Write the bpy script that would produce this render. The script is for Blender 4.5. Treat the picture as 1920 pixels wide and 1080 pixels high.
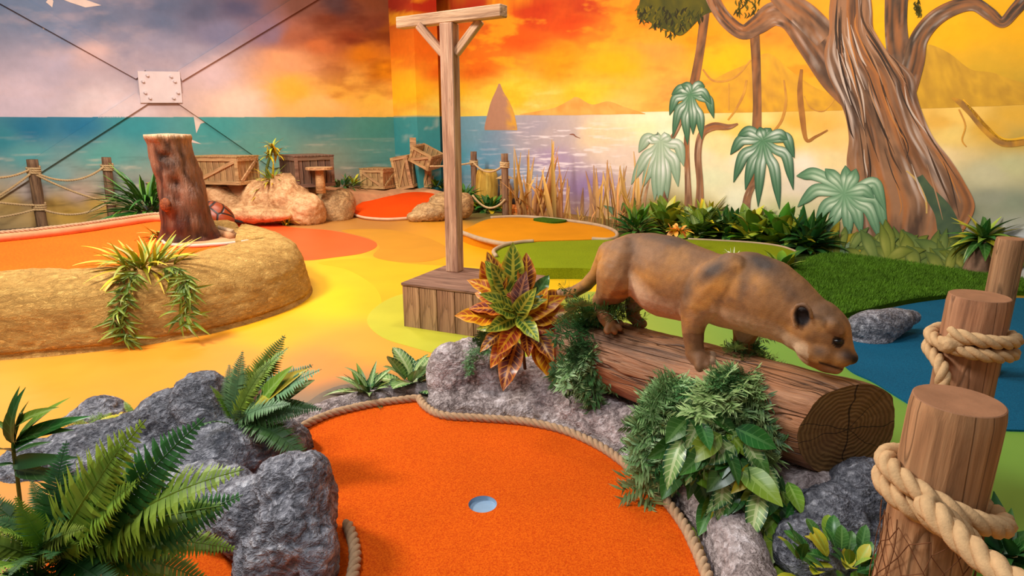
import bpy, bmesh, math, random
import numpy as np
from mathutils import Vector, Matrix

for o in list(bpy.data.objects):
    bpy.data.objects.remove(o, do_unlink=True)
SC = bpy.context.scene
COL = SC.collection
R = math.radians

# ------------------------------------------------------------------ camera
F = 1150.0            # focal length in pixels of the 1920 x 1080 frame
TH = R(14.6)          # downward tilt
H = 1.40              # eye height
CT, ST = math.cos(TH), math.sin(TH)
cam_d = bpy.data.cameras.new('camera')
cam_d.sensor_width = 36.0
cam_d.lens = F / 1920.0 * 36.0
cam_d.clip_start = 0.02
cam = bpy.data.objects.new('camera', cam_d)
COL.objects.link(cam)
cam.location = (0, 0, H)
cam.rotation_euler = (math.pi / 2 - TH, 0, 0)
SC.camera = cam

# ------------------------------------------------------------------ light and exposure
SC.view_settings.view_transform = 'Standard'
SC.view_settings.look = 'None'
SC.view_settings.gamma = 1.0
SC.view_settings.use_curve_mapping = False
SC.view_settings.exposure = -0.15
wd = bpy.data.worlds.new('hall_ambient')
SC.world = wd
wd.use_nodes = True
wd.node_tree.nodes['Background'].inputs[0].default_value = (1.0, 0.95, 0.90, 1)
wd.node_tree.nodes['Background'].inputs[1].default_value = 0.20


def area(name, loc, target, size, power, col=(1, 1, 1)):
    d = bpy.data.lights.new(name, 'AREA')
    d.shape = 'DISK'
    d.size = size
    d.energy = power
    d.color = col
    o = bpy.data.objects.new(name, d)
    COL.objects.link(o)
    o.location = loc
    o.rotation_euler = (Vector(target) - Vector(loc)).to_track_quat('-Z', 'Y').to_euler()
    return o


area('ceiling_flood_key', (-4.4, 3.3, 4.7), (0.8, 4.2, 0.2), 1.2, 400, (1.0, 0.93, 0.84))
area('ceiling_flood_back', (-3.6, 8.6, 5.0), (0.5, 8.0, 0.6), 1.4, 170, (1.0, 0.90, 0.76))
area('ceiling_flood_front', (-1.4, 0.4, 4.6), (0.4, 2.6, 0.2), 1.3, 105, (0.93, 0.96, 1.0))
area('added_fill_left', (-3.6, 5.2, 4.8), (-5.6, 10.0, 1.7), 1.2, 260, (1.0, 0.95, 0.9))  # added fill, no such lamp seen; brightens the left wall
area('added_fill_right', (0.6, 4.2, 4.8), (3.4, 7.6, 1.5), 1.2, 150, (1.0, 0.95, 0.88))  # unseen lamp added to lift the dim right mural

# ------------------------------------------------------------------ helpers: projection
ORI = np.array([0.0, 0.0, H])


def ray(x, y):
    dx = (x - 960.0) / F
    dy = -(y - 540.0) / F
    return np.array([dx, CT + dy * ST, -ST + dy * CT])


def G(x, y, z=0.0):
    r = ray(x, y)
    return ORI + r * ((z - H) / r[2])


def Y(x, y, d):
    r = ray(x, y)
    return ORI + r * (d / r[1])


def proj(P):
    P = np.asarray(P, float)
    v = P - ORI
    f = v[..., 1] * CT - v[..., 2] * ST
    u = v[..., 1] * ST + v[..., 2] * CT
    return 960 + F * v[..., 0] / f, 540 - F * u / f


def depth(P):
    v = np.asarray(P, float) - ORI
    return v[1] * CT - v[2] * ST


# ------------------------------------------------------------------ helpers: colour, noise
def lin(c):
    c = np.asarray(c, float) / 255.0
    return np.where(c <= 0.04045, c / 12.92, ((c + 0.055) / 1.055) ** 2.4)


def C(r, g, b):
    v = lin((r, g, b))
    return (float(v[0]), float(v[1]), float(v[2]), 1.0)


def _hash(ix, iy, iz, seed):
    h = (ix * 374761393 + iy * 668265263 + iz * 1274126177 + seed * 974711) & 0xFFFFFFFF
    h = ((h ^ (h >> 13)) * 1274126177) & 0xFFFFFFFF
    h = h ^ (h >> 16)
    return (h & 0xFFFF) / 32767.5 - 1.0


def vnoise(P, seed=0):
    P = np.asarray(P, float)
    if P.shape[-1] == 2:
        P = np.concatenate([P, np.zeros(P.shape[:-1] + (1,))], -1)
    i = np.floor(P).astype(np.int64)
    f = P - i
    f = f * f * (3 - 2 * f)
    out = 0
    for a in (0, 1):
        for b in (0, 1):
            for c in (0, 1):
                w = (f[..., 0] if a else 1 - f[..., 0]) * (f[..., 1] if b else 1 - f[..., 1]) * (f[..., 2] if c else 1 - f[..., 2])
                out = out + w * _hash(i[..., 0] + a, i[..., 1] + b, i[..., 2] + c, seed)
    return out


def fbm(P, octv=4, seed=0, gain=0.5):
    P = np.asarray(P, float)
    s = 0
    a = 1.0
    t = 0
    for k in range(octv):
        s = s + a * vnoise(P * (2.03 ** k), seed + k * 17)
        t += a
        a *= gain
    return s / t


# ------------------------------------------------------------------ helpers: meshes and objects
def new_mesh(name, V, Fc, smooth=True, col=None, uv=None):
    me = bpy.data.meshes.new(name)
    me.from_pydata([tuple(map(float, v)) for v in V], [], [tuple(int(i) for i in f) for f in Fc])
    if smooth:
        me.polygons.foreach_set('use_smooth', np.ones(len(me.polygons), dtype=bool))
    if col is not None:
        ca = me.color_attributes.new('Col', 'FLOAT_COLOR', 'POINT')
        c = np.ones((len(V), 4), dtype=np.float32)
        c[:, :3] = np.asarray(col)[:, :3]
        ca.data.foreach_set('color', c.ravel())
    if uv is not None:
        ul = me.uv_layers.new(name='UVMap')
        uv = np.asarray(uv, dtype=np.float32)
        li = np.zeros(len(me.loops), dtype=np.int32)
        me.loops.foreach_get('vertex_index', li)
        ul.data.foreach_set('uv', uv[li].ravel())
    me.update()
    return me


def link(name, me, mt=None, parent=None, loc=None):
    o = bpy.data.objects.new(name, me)
    COL.objects.link(o)
    if mt is not None and me is not None and len(me.materials) == 0:
        me.materials.append(mt)
    if parent is not None:
        o.parent = parent
    if loc is not None:
        o.location = tuple(map(float, loc))
    return o


def tag(o, label=None, cat=None, group=None, kind=None):
    if label:
        o['label'] = label
    if cat:
        o['category'] = cat
    if group:
        o['group'] = group
    if kind:
        o['kind'] = kind
    return o


def thing(name, label, cat, loc=(0, 0, 0), group=None, rotz=0.0):
    o = bpy.data.objects.new(name, None)
    COL.objects.link(o)
    o.location = tuple(map(float, loc))
    o.rotation_euler = (0, 0, rotz)
    o.empty_display_size = 0.05
    return tag(o, label, cat, group)


def part(name, V, Fc, mt, parent=None, smooth=True, col=None, uv=None, label=None):
    """mesh given in world coordinates; moved into the parent's (unrotated) frame"""
    V = np.asarray(V, float)
    if parent is not None:
        p = parent
        off = np.zeros(3)
        while p is not None:
            off += np.array(p.location)
            p = p.parent
        V = V - off
    o = link(name, new_mesh(name, V, Fc, smooth, col, uv), mt, parent)
    if label:
        o['label'] = label
    return o


def catmull(P, n=8, closed=False):
    P = np.asarray(P, float)
    m = len(P)
    out = []
    segs = m if closed else m - 1
    for i in range(segs):
        if closed:
            p0, p1, p2, p3 = P[(i - 1) % m], P[i], P[(i + 1) % m], P[(i + 2) % m]
        else:
            p0, p1, p2, p3 = P[max(i - 1, 0)], P[i], P[i + 1], P[min(i + 2, m - 1)]
        for k in range(n):
            t = k / n
            out.append(0.5 * ((2 * p1) + (-p0 + p2) * t + (2 * p0 - 5 * p1 + 4 * p2 - p3) * t * t + (-p0 + 3 * p1 - 3 * p2 + p3) * t ** 3))
    if not closed:
        out.append(P[-1])
    return np.array(out)


def resample(P, step):
    P = np.asarray(P, float)
    d = np.r_[0, np.cumsum(np.linalg.norm(np.diff(P, axis=0), axis=1))]
    n = max(2, int(d[-1] / step) + 1)
    s = np.linspace(0, d[-1], n)
    return np.stack([np.interp(s, d, P[:, k]) for k in range(P.shape[1])], 1)


def frames(P):
    P = np.asarray(P, float)
    T = np.gradient(P, axis=0)
    T /= np.linalg.norm(T, axis=1)[:, None] + 1e-12
    N = np.zeros_like(P)
    a = np.array([0, 0, 1.0])
    if abs(T[0] @ a) > 0.95:
        a = np.array([1.0, 0, 0])
    n = a - T[0] * (a @ T[0])
    n /= np.linalg.norm(n)
    for i in range(len(P)):
        n = n - T[i] * (n @ T[i])
        n /= np.linalg.norm(n) + 1e-12
        N[i] = n
    return T, N, np.cross(T, N)


def tube_geo(P, r, k=8, cap=True):
    P = np.asarray(P, float)
    r = np.broadcast_to(np.asarray(r, float), (len(P),))
    T, N, B = frames(P)
    a = np.arange(k) * 2 * math.pi / k
    V = (P[:, None] + r[:, None, None] * (np.cos(a)[None, :, None] * N[:, None] + np.sin(a)[None, :, None] * B[:, None])).reshape(-1, 3)
    Fc = []
    for i in range(len(P) - 1):
        for j in range(k):
            j2 = (j + 1) % k
            Fc.append((i * k + j, i * k + j2, (i + 1) * k + j2, (i + 1) * k + j))
    if cap:
        Fc.append(tuple(range(k))[::-1])
        Fc.append(tuple((len(P) - 1) * k + j for j in range(k)))
    return V, Fc


def join_geo(parts):
    V = []
    Fc = []
    o = 0
    for v, f in parts:
        V.append(np.asarray(v, float))
        Fc += [tuple(i + o for i in q) for q in f]
        o += len(v)
    return np.concatenate(V), Fc


def rope_geo(P, r, pitch=None, seg=9, k=6, closed=False):
    """three strands twisted round the path P"""
    pitch = pitch or r * 5.5
    P = resample(P, pitch / seg)
    d = np.r_[0, np.cumsum(np.linalg.norm(np.diff(P, axis=0), axis=1))]
    T, N, B = frames(P)
    out = []
    for s in range(3):
        ph = d / pitch * 2 * math.pi + s * 2 * math.pi / 3
        Q = P + r * 0.5 * (np.cos(ph)[:, None] * N + np.sin(ph)[:, None] * B)
        out.append(tube_geo(Q, r * 0.56, k))
    return join_geo(out)


def box_geo(c, s, rot=None, bevel=0.0):
    """box centred at c with sizes s, rot a 3x3; bevel chamfers every edge"""
    s = np.asarray(s, float) / 2
    if bevel <= 0:
        V = np.array([[x, y, z] for x in (-1, 1) for y in (-1, 1) for z in (-1, 1)], float) * s
        Fc = [(0, 1, 3, 2), (4, 6, 7, 5), (0, 4, 5, 1), (2, 3, 7, 6), (0, 2, 6, 4), (1, 5, 7, 3)]
    else:
        bm = bmesh.new()
        bmesh.ops.create_cube(bm, size=2)
        for v in bm.verts:
            v.co = Vector((v.co.x * s[0], v.co.y * s[1], v.co.z * s[2]))
        bmesh.ops.bevel(bm, geom=bm.edges[:], offset=bevel, segments=1, affect='EDGES')
        bm.verts.index_update()
        V = np.array([v.co[:] for v in bm.verts])
        Fc = [tuple(v.index for v in f.verts) for f in bm.faces]
        bm.free()
    if rot is not None:
        V = V @ np.asarray(rot).T
    return V + np.asarray(c, float), Fc


def rotz(a):
    c, s = math.cos(a), math.sin(a)
    return np.array([[c, -s, 0], [s, c, 0], [0, 0, 1.0]])


def axes(x, up=(0, 0, 1)):
    """3x3 with columns x, y, z where x is the given direction"""
    x = np.asarray(x, float)
    x = x / np.linalg.norm(x)
    up = np.asarray(up, float)
    if abs(x @ up) > 0.985 * np.linalg.norm(up):
        up = np.array([0.3, 1.0, 0.0])
    y = np.cross(up, x)
    y /= np.linalg.norm(y)
    return np.stack([x, y, np.cross(x, y)], 1)


def beam_geo(a, b, w, h, up=(0, 0, 1), bevel=0.004):
    a = np.asarray(a, float)
    b = np.asarray(b, float)
    return box_geo((a + b) / 2, (np.linalg.norm(b - a), w, h), axes(b - a, up), bevel)


_ico = {}


def ico(n):
    if n not in _ico:
        bm = bmesh.new()
        bmesh.ops.create_icosphere(bm, subdivisions=n, radius=1.0)
        bm.verts.index_update()
        _ico[n] = (np.array([v.co[:] for v in bm.verts]), [tuple(v.index for v in f.verts) for f in bm.faces])
        bm.free()
    return _ico[n]


def ball_geo(c, r, n=3, rot=None):
    v, f = ico(n)
    V = v * np.asarray(r, float)
    if rot is not None:
        V = V @ np.asarray(rot).T
    return V + np.asarray(c, float), f


def fuse(parts, voxel, smooth=6, factor=0.5):
    """one continuous skin round overlapping solids"""
    V, Fc = join_geo(parts)
    o = bpy.data.objects.new('tmp', new_mesh('tmp', V, Fc, False))
    COL.objects.link(o)
    m = o.modifiers.new('r', 'REMESH')
    m.mode = 'VOXEL'
    m.voxel_size = voxel
    s = o.modifiers.new('s', 'SMOOTH')
    s.factor = factor
    s.iterations = smooth
    dg = bpy.context.evaluated_depsgraph_get()
    me = bpy.data.meshes.new_from_object(o.evaluated_get(dg))
    n = len(me.vertices)
    W = np.zeros(n * 3)
    me.vertices.foreach_get('co', W)
    Nn = np.zeros(n * 3)
    me.vertex_normals.foreach_get('vector', Nn)
    Fo = [tuple(p.vertices) for p in me.polygons]
    md = o.data
    bpy.data.objects.remove(o)
    bpy.data.meshes.remove(md)
    bpy.data.meshes.remove(me)
    return W.reshape(-1, 3), Nn.reshape(-1, 3), Fo


def poly_geo(P, z0, z1):
    """prism under the closed outline P (top at z1, bottom at z0), top triangulated"""
    P = np.asarray(P, float)[:, :2]
    bm = bmesh.new()
    vs = [bm.verts.new((p[0], p[1], z1)) for p in P]
    f = bm.faces.new(vs)
    bm.normal_update()
    if f.normal.z < 0:
        f.normal_flip()
    r = bmesh.ops.extrude_face_region(bm, geom=[f])
    for v in [g for g in r['geom'] if isinstance(g, bmesh.types.BMVert)]:
        v.co.z = z1
    for v in vs:
        v.co.z = z0
    bmesh.ops.triangulate(bm, faces=[q for q in bm.faces if len(q.verts) > 4])
    bmesh.ops.recalc_face_normals(bm, faces=bm.faces[:])
    bm.verts.index_update()
    V = np.array([v.co[:] for v in bm.verts])
    Fc = [tuple(v.index for v in q.verts) for q in bm.faces]
    bm.free()
    return V, Fc


def px_poly(pts, z, n=6, closed=True):
    return catmull([G(x, y, z) for x, y in pts], n, closed)
# ------------------------------------------------------------------ materials
class NT:
    def __init__(s, name):
        s.m = bpy.data.materials.new(name)
        s.m.use_nodes = True
        s.t = s.m.node_tree
        s.b = s.t.nodes['Principled BSDF']
        s._tc = None

    def n(s, typ, **kw):
        nd = s.t.nodes.new(typ)
        for k, v in kw.items():
            if k.startswith('i_'):
                nd.inputs[k[2:].replace('_', ' ')].default_value = v
            else:
                setattr(nd, k, v)
        return nd

    def l(s, a, b):
        s.t.links.new(a, b)

    def tc(s, what='Object'):
        if s._tc is None:
            s._tc = s.n('ShaderNodeTexCoord')
        return s._tc.outputs[what]

    def vec(s, scale=(1, 1, 1), what='Object'):
        mp = s.n('ShaderNodeMapping')
        mp.inputs['Scale'].default_value = scale
        s.l(s.tc(what), mp.inputs['Vector'])
        return mp.outputs[0]

    def noise(s, scale, detail=4, stretch=(1, 1, 1), rough=0.55, dist=0.0, what='Object'):
        nz = s.n('ShaderNodeTexNoise')
        nz.inputs['Scale'].default_value = scale
        nz.inputs['Detail'].default_value = detail
        nz.inputs['Roughness'].default_value = rough
        nz.inputs['Distortion'].default_value = dist
        s.l(s.vec(stretch, what), nz.inputs['Vector'])
        return nz.outputs['Fac']

    def ramp(s, fac, stops):
        r = s.n('ShaderNodeValToRGB')
        e = r.color_ramp.elements
        while len(e) < len(stops):
            e.new(0.5)
        for k, (p, c) in enumerate(stops):
            e[k].position = p
            e[k].color = c if len(c) == 4 else (*c, 1)
        s.l(fac, r.inputs[0])
        return r.outputs[0]

    def mix(s, fac, a, b, mode='MIX'):
        m = s.n('ShaderNodeMix', data_type='RGBA', blend_type=mode)
        m.clamp_factor = True
        for inp, v in ((m.inputs[0], fac), (m.inputs[6], a), (m.inputs[7], b)):
            if isinstance(v, (int, float)):
                inp.default_value = v
            elif isinstance(v, tuple):
                inp.default_value = v if len(v) == 4 else (*v, 1)
            else:
                s.l(v, inp)
        return m.outputs[2]

    def math(s, op, a, b=0.0, c=0.0):
        m = s.n('ShaderNodeMath', operation=op)
        for inp, v in zip(m.inputs, (a, b, c)):
            if isinstance(v, (int, float)):
                inp.default_value = v
            else:
                s.l(v, inp)
        return m.outputs[0]

    def attr(s, name='Col'):
        a = s.n('ShaderNodeAttribute')
        a.attribute_name = name
        return a.outputs['Color']

    def bump(s, hgt, strength=0.5, dist=0.01, normal=None):
        b = s.n('ShaderNodeBump')
        b.inputs['Strength'].default_value = strength
        b.inputs['Distance'].default_value = dist
        s.l(hgt, b.inputs['Height'])
        if normal is not None:
            s.l(normal, b.inputs['Normal'])
        s.l(b.outputs[0], s.b.inputs['Normal'])
        return b.outputs[0]

    def objvar(s, col, hue=0.02, val=0.2):
        oi = s.n('ShaderNodeObjectInfo')
        hs = s.n('ShaderNodeHueSaturation')
        s.l(s.math('MULTIPLY_ADD', oi.outputs['Random'], 2 * hue, 0.5 - hue), hs.inputs['Hue'])
        f = s.math('FRACT', s.math('MULTIPLY', oi.outputs['Random'], 7.31))
        s.l(s.math('MULTIPLY_ADD', f, 2 * val, 1 - val), hs.inputs['Value'])
        s.l(col, hs.inputs['Color'])
        return hs.outputs['Color']

    def done(s, col, rough=0.7, spec=0.3, **kw):
        if isinstance(col, tuple):
            s.b.inputs['Base Color'].default_value = col
        else:
            s.l(col, s.b.inputs['Base Color'])
        if isinstance(rough, (int, float)):
            s.b.inputs['Roughness'].default_value = rough
        else:
            s.l(rough, s.b.inputs['Roughness'])
        s.b.inputs['Specular IOR Level'].default_value = spec
        for k, v in kw.items():
            s.b.inputs[k.replace('_', ' ')].default_value = v
        return s.m


def grey(v):
    return (v, v, v, 1)


def m_paint(name, rough=0.6, amt=0.08, scale=6.0, bump=0.0, spec=0.3):
    """painted surface: colour attribute with a little brush mottling"""
    t = NT(name)
    v = t.ramp(t.noise(scale, 5), [(0.3, grey(1 - amt)), (0.7, grey(1 + amt))])
    if bump:
        t.bump(t.noise(60, 3), bump, 0.003)
    return t.done(t.mix(1.0, t.attr(), v, 'MULTIPLY'), rough, spec)


def m_carpet(name, c1, c2, scale=190, bump=0.6):
    t = NT(name)
    sp = t.noise(scale, 3, rough=0.7)
    big = t.ramp(t.noise(1.6, 3), [(0.3, grey(0.90)), (0.7, grey(1.08))])
    col = t.mix(1.0, t.ramp(sp, [(0.28, c1), (0.72, c2)]), big, 'MULTIPLY')
    t.bump(sp, bump, 0.006)
    return t.done(col, 0.95, 0.1)


def m_rock(name, dark, mid, light, scale=1.0, bump=1.0):
    """moulded plaster rock: wrinkled relief, paler where the relief stands proud"""
    t = NT(name)
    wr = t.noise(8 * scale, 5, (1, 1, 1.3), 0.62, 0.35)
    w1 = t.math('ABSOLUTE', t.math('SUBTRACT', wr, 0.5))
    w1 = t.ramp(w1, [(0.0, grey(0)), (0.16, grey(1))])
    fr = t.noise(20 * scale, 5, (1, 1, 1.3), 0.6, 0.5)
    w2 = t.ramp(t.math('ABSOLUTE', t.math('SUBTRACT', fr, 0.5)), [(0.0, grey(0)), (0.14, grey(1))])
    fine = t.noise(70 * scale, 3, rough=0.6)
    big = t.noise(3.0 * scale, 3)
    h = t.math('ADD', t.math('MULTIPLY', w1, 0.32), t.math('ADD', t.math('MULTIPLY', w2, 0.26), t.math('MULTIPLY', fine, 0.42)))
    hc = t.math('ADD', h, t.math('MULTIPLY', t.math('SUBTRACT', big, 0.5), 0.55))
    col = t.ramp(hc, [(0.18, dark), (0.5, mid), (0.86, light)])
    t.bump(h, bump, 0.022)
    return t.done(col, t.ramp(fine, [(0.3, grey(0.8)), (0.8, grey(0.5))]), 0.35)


def m_plaster(name, c1, c2, c3, scale=1.0, bump=0.9, stretch=(1, 1, 1)):
    """trowelled sand plaster: lumps, drag marks and grit"""
    t = NT(name)
    a = t.noise(6 * scale, 4, stretch, 0.55, 0.8)
    b = t.noise(20 * scale, 5, stretch, 0.65, 1.0)
    g = t.noise(110 * scale, 2)
    rd = t.ramp(t.math('ABSOLUTE', t.math('SUBTRACT', b, 0.5)), [(0.0, grey(0)), (0.12, grey(1))])
    h = t.math('ADD', t.math('MULTIPLY', a, 0.8), t.math('ADD', t.math('MULTIPLY', rd, 0.22), t.math('MULTIPLY', g, 0.12)))
    col = t.ramp(t.math('MULTIPLY_ADD', b, 0.5, t.math('MULTIPLY', a, 0.5)), [(0.30, c1), (0.5, c2), (0.70, c3)])
    t.bump(h, bump, 0.03)
    return t.done(col, 0.85, 0.2)


def m_wood(name, c1, c2, c3, axis=0, scale=1.0, crack=0.5, rough=0.7):
    """grain along the local axis"""
    t = NT(name)
    st = [9.0, 9.0, 9.0]
    st[axis] = 0.7
    g = t.noise(3.2 * scale, 5, tuple(st), 0.6, 0.6)
    st2 = [26.0, 26.0, 26.0]
    st2[axis] = 1.0
    f = t.noise(4 * scale, 3, tuple(st2), 0.6)
    col = t.ramp(g, [(0.30, c1), (0.5, c2), (0.72, c3)])
    col = t.mix(1.0, col, t.ramp(f, [(0.3, grey(0.78)), (0.7, grey(1.15))]), 'MULTIPLY')
    st3 = [5.0, 5.0, 5.0]
    st3[axis] = 0.45
    ck = t.noise(2.6 * scale, 2, tuple(st3), 0.5, 0.4)
    ln = t.ramp(t.math('ABSOLUTE', t.math('SUBTRACT', ck, 0.5)), [(0.0, grey(1)), (0.018, grey(0))])
    col = t.mix(t.math('MULTIPLY', ln, crack), col, (c1[0] * 0.3, c1[1] * 0.3, c1[2] * 0.3, 1))
    h = t.math('SUBTRACT', t.math('ADD', g, t.math('MULTIPLY', f, 0.4)), t.math('MULTIPLY', ln, crack))
    t.bump(h, 0.55, 0.008)
    col = t.objvar(col, 0.008, 0.10)
    return t.done(col, rough, 0.3)


def m_flat(name, col, rough=0.6, spec=0.3, var=0.12, scale=12, bump=0.0, objv=None, **kw):
    t = NT(name)
    c = t.mix(1.0, col, t.ramp(t.noise(scale, 4), [(0.3, grey(1 - var)), (0.7, grey(1 + var))]), 'MULTIPLY')
    if objv:
        c = t.objvar(c, *objv)
    if bump:
        t.bump(t.noise(scale * 4, 4), bump, 0.004)
    return t.done(c, rough, spec, **kw)


def m_leaf(name, base, tip=None, vein=None, veins=9, vw=0.20, edge=None, rough=0.42, objv=(0.02, 0.22), midw=0.07, blotch=None):
    """leaf with UV: u along, v across; vein colour along midrib and slanted side veins"""
    t = NT(name)
    sx = t.n('ShaderNodeSeparateXYZ')
    t.l(t.tc('UV'), sx.inputs[0])
    u = sx.outputs[0]
    v = t.math('ABSOLUTE', t.math('SUBTRACT', sx.outputs[1], 0.5))
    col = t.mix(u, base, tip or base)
    if blotch:
        col = t.mix(t.ramp(t.noise(5, 2), [(0.48, grey(0)), (0.58, grey(1))]), col, blotch)
    if edge:
        col = t.mix(t.ramp(v, [(0.30, grey(0)), (0.44, grey(1))]), col, edge)
    if vein:
        k = t.math('FRACT', t.math('MULTIPLY', t.math('SUBTRACT', u, t.math('MULTIPLY', v, 0.32)), float(veins)))
        vn = t.math('LESS_THAN', t.math('ABSOLUTE', t.math('SUBTRACT', k, 0.5)), vw)
        col = t.mix(t.math('MULTIPLY', vn, 0.85), col, vein)
        col = t.mix(t.math('LESS_THAN', v, midw), col, vein)
    if objv:
        col = t.objvar(col, *objv)
    m = t.done(col, rough, 0.45)
    return m
# ================================================================== SETTING: walls with the mural
KW = 0.94     # wall light level the painted colours are given for


def shepard(Q, ctrl, p=3.0):
    xy = np.array([(c[0], c[1]) for c in ctrl], float)
    cc = np.array([lin(c[2]) for c in ctrl])
    out = np.zeros(Q.shape[:-1] + (3,))
    ws = np.zeros(Q.shape[:-1])
    for k in range(len(ctrl)):
        d = (Q[..., 0] - xy[k, 0]) ** 2 + (1.7 * (Q[..., 1] - xy[k, 1])) ** 2
        w = 1.0 / (d + 60.0) ** (p / 2)
        ws += w
        out += w[..., None] * cc[k]
    return out / ws[..., None]


AZL, AZR = R(50), R(-40)
DL = np.array([math.sin(AZL), math.cos(AZL), 0])
DR = np.array([math.sin(AZR), math.cos(AZR), 0])
WL0 = G(80, 424)
WR0 = G(1700, 487, 0.03) * np.array([1, 1, 0])
NL = np.array([DL[1], -DL[0], 0])       # into the room
NR = np.array([-DR[1], DR[0], 0])
if NR @ (ORI - WR0) < 0:
    NR = -NR
_t = np.linalg.solve(np.array([DL[:2], -DR[:2]]).T, (WR0 - WL0)[:2])
CORNER = WL0 + _t[0] * DL


def on_wall(x, y, P0, n, off=0.0):
    x = np.asarray(x, float)
    y = np.asarray(y, float)
    dx = (x - 960) / F
    dy = -(y - 540) / F
    r = np.stack([dx, CT + dy * ST, -ST + dy * CT], -1)
    t = ((P0 - ORI) @ n) / (r @ n)
    return ORI + r * t[..., None] + n * off


def onR(x, y, off=0.0):
    return on_wall(x, y, WR0, NR, off)


def onL(x, y, off=0.0):
    return on_wall(x, y, WL0, NL, off)


def hz_r(x):
    return 218 - np.clip((x - 870) / 1050.0, 0, 1) * 24


SKY_R = [(790, 10, (150, 40, 20)), (870, 10, (175, 45, 20)), (960, 60, (222, 88, 18)), (900, 120, (232, 112, 22)), (1000, 30, (196, 58, 18)), (1100, 10, (188, 58, 20)),
         (1060, 50, (214, 74, 16)), (1180, 40, (240, 122, 18)), (1050, 110, (250, 150, 18)), (1100, 180, (255, 196, 45)), (950, 180, (255, 204, 52)), (900, 205, (255, 216, 92)),
         (840, 170, (250, 190, 30)), (830, 90, (225, 110, 20)), (1000, 205, (250, 210, 112)), (1150, 120, (252, 172, 18)), (1230, 100, (226, 152, 60)), (1300, 60, (255, 150, 18)),
         (1370, 110, (255, 182, 18)), (1450, 60, (225, 140, 40)), (1420, 150, (228, 164, 40)), (1500, 140, (234, 168, 40)), (1250, 180, (224, 166, 72)), (1350, 190, (226, 166, 60)),
         (1150, 205, (245, 190, 90)), (1800, 60, (246, 176, 18)), (1900, 40, (236, 170, 22)), (1780, 130, (226, 170, 40)), (1850, 150, (212, 164, 42)), (1900, 175, (182, 148, 52)),
         (1830, 185, (226, 170, 50)), (1660, 60, (246, 178, 18)), (1540, 190, (232, 172, 48)), (1450, 190, (222, 160, 50)), (2200, 100, (210, 160, 45)), (1200, 160, (236, 178, 70))]
SEA_R = [(800, 235, (72, 150, 160)), (840, 300, (80, 160, 170)), (880, 235, (118, 162, 178)), (900, 300, (108, 166, 188)), (1000, 240, (172, 162, 172)), (1050, 300, (176, 152, 178)), (1100, 350, (156, 130, 172)),
         (1040, 250, (190, 172, 170)), (1130, 250, (235, 206, 162)), (1200, 240, (255, 226, 172)), (1170, 290, (226, 202, 182)), (960, 330, (150, 162, 184)), (1250, 260, (255, 236, 202)), (1000, 380, (150, 130, 150)),
         (1060, 400, (170, 140, 150)), (1150, 400, (190, 150, 120)), (1350, 270, (232, 214, 150)), (1400, 300, (250, 226, 192)), (1480, 260, (250, 206, 112)), (1420, 225, (255, 215, 130)), (1500, 310, (250, 226, 202)), (1350, 230, (246, 196, 92)), (1380, 244, (246, 198, 98)), (1450, 246, (242, 186, 84)), (1540, 236, (238, 180, 82)), (1560, 262, (244, 198, 116)), (1440, 296, (246, 214, 168)), (1500, 225, (236, 176, 70)), (1760, 225, (232, 176, 76)), (1300, 300, (236, 218, 176)),
         (1380, 370, (234, 226, 192)), (1330, 330, (226, 222, 180)), (1560, 300, (242, 212, 152)), (1780, 250, (240, 202, 112)), (1850, 240, (226, 172, 62)), (1750, 300, (246, 216, 162)), (1850, 330, (202, 192, 152)), (1900, 380, (140, 146, 122)), (1850, 370, (150, 150, 128)),
         (1780, 400, (82, 98, 72)), (1700, 450, (112, 122, 62)), (1900, 460, (198, 198, 200)), (1480, 400, (196, 190, 140)), (1300, 400, (170, 150, 70)), (1500, 340, (226, 208, 186)), (1800, 215, (248, 200, 100)), (1900, 215, (226, 172, 60)),
         (1900, 260, (196, 160, 70)), (1620, 460, (150, 110, 60)), (1900, 310, (196, 190, 140)), (1240, 400, (150, 130, 60)), (2200, 400, (180, 180, 176))]
SKY_L = [(0, 0, (108, 124, 150)), (200, 30, (108, 118, 142)), (380, 15, (92, 96, 120)), (60, 20, (110, 126, 152)), (250, 75, (138, 138, 158)), (150, 50, (122, 131, 156)), (350, 100, (162, 152, 166)), (300, 5, (98, 108, 134)), (100, 60, (124, 136, 162)), (300, 40, (104, 114, 140)), (450, 20, (86, 84, 110)), (560, 10, (120, 76, 62)), (640, 10, (96, 70, 70)), (700, 50, (122, 60, 38)), (600, 80, (202, 112, 60)),
         (680, 100, (214, 124, 18)), (540, 120, (232, 162, 112)), (640, 170, (246, 182, 70)), (600, 190, (250, 192, 112)), (100, 120, (190, 176, 190)), (160, 100, (216, 182, 176)), (30, 180, (216, 196, 206)),
         (200, 200, (226, 206, 206)), (400, 140, (214, 186, 186)), (450, 190, (242, 206, 182)), (550, 170, (250, 182, 62)), (300, 90, (150, 146, 166)), (400, 60, (122, 120, 146)), (500, 60, (136, 110, 126)),
         (700, 10, (130, 70, 40)), (720, 130, (220, 140, 15)), (700, 190, (245, 190, 70)), (730, 60, (150, 80, 25)), (740, 200, (250, 200, 90)), (560, 60, (170, 100, 70)), (-300, 100, (150, 155, 175)), (620, 40, (130, 66, 40)), (660, 70, (140, 62, 30))]
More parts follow.
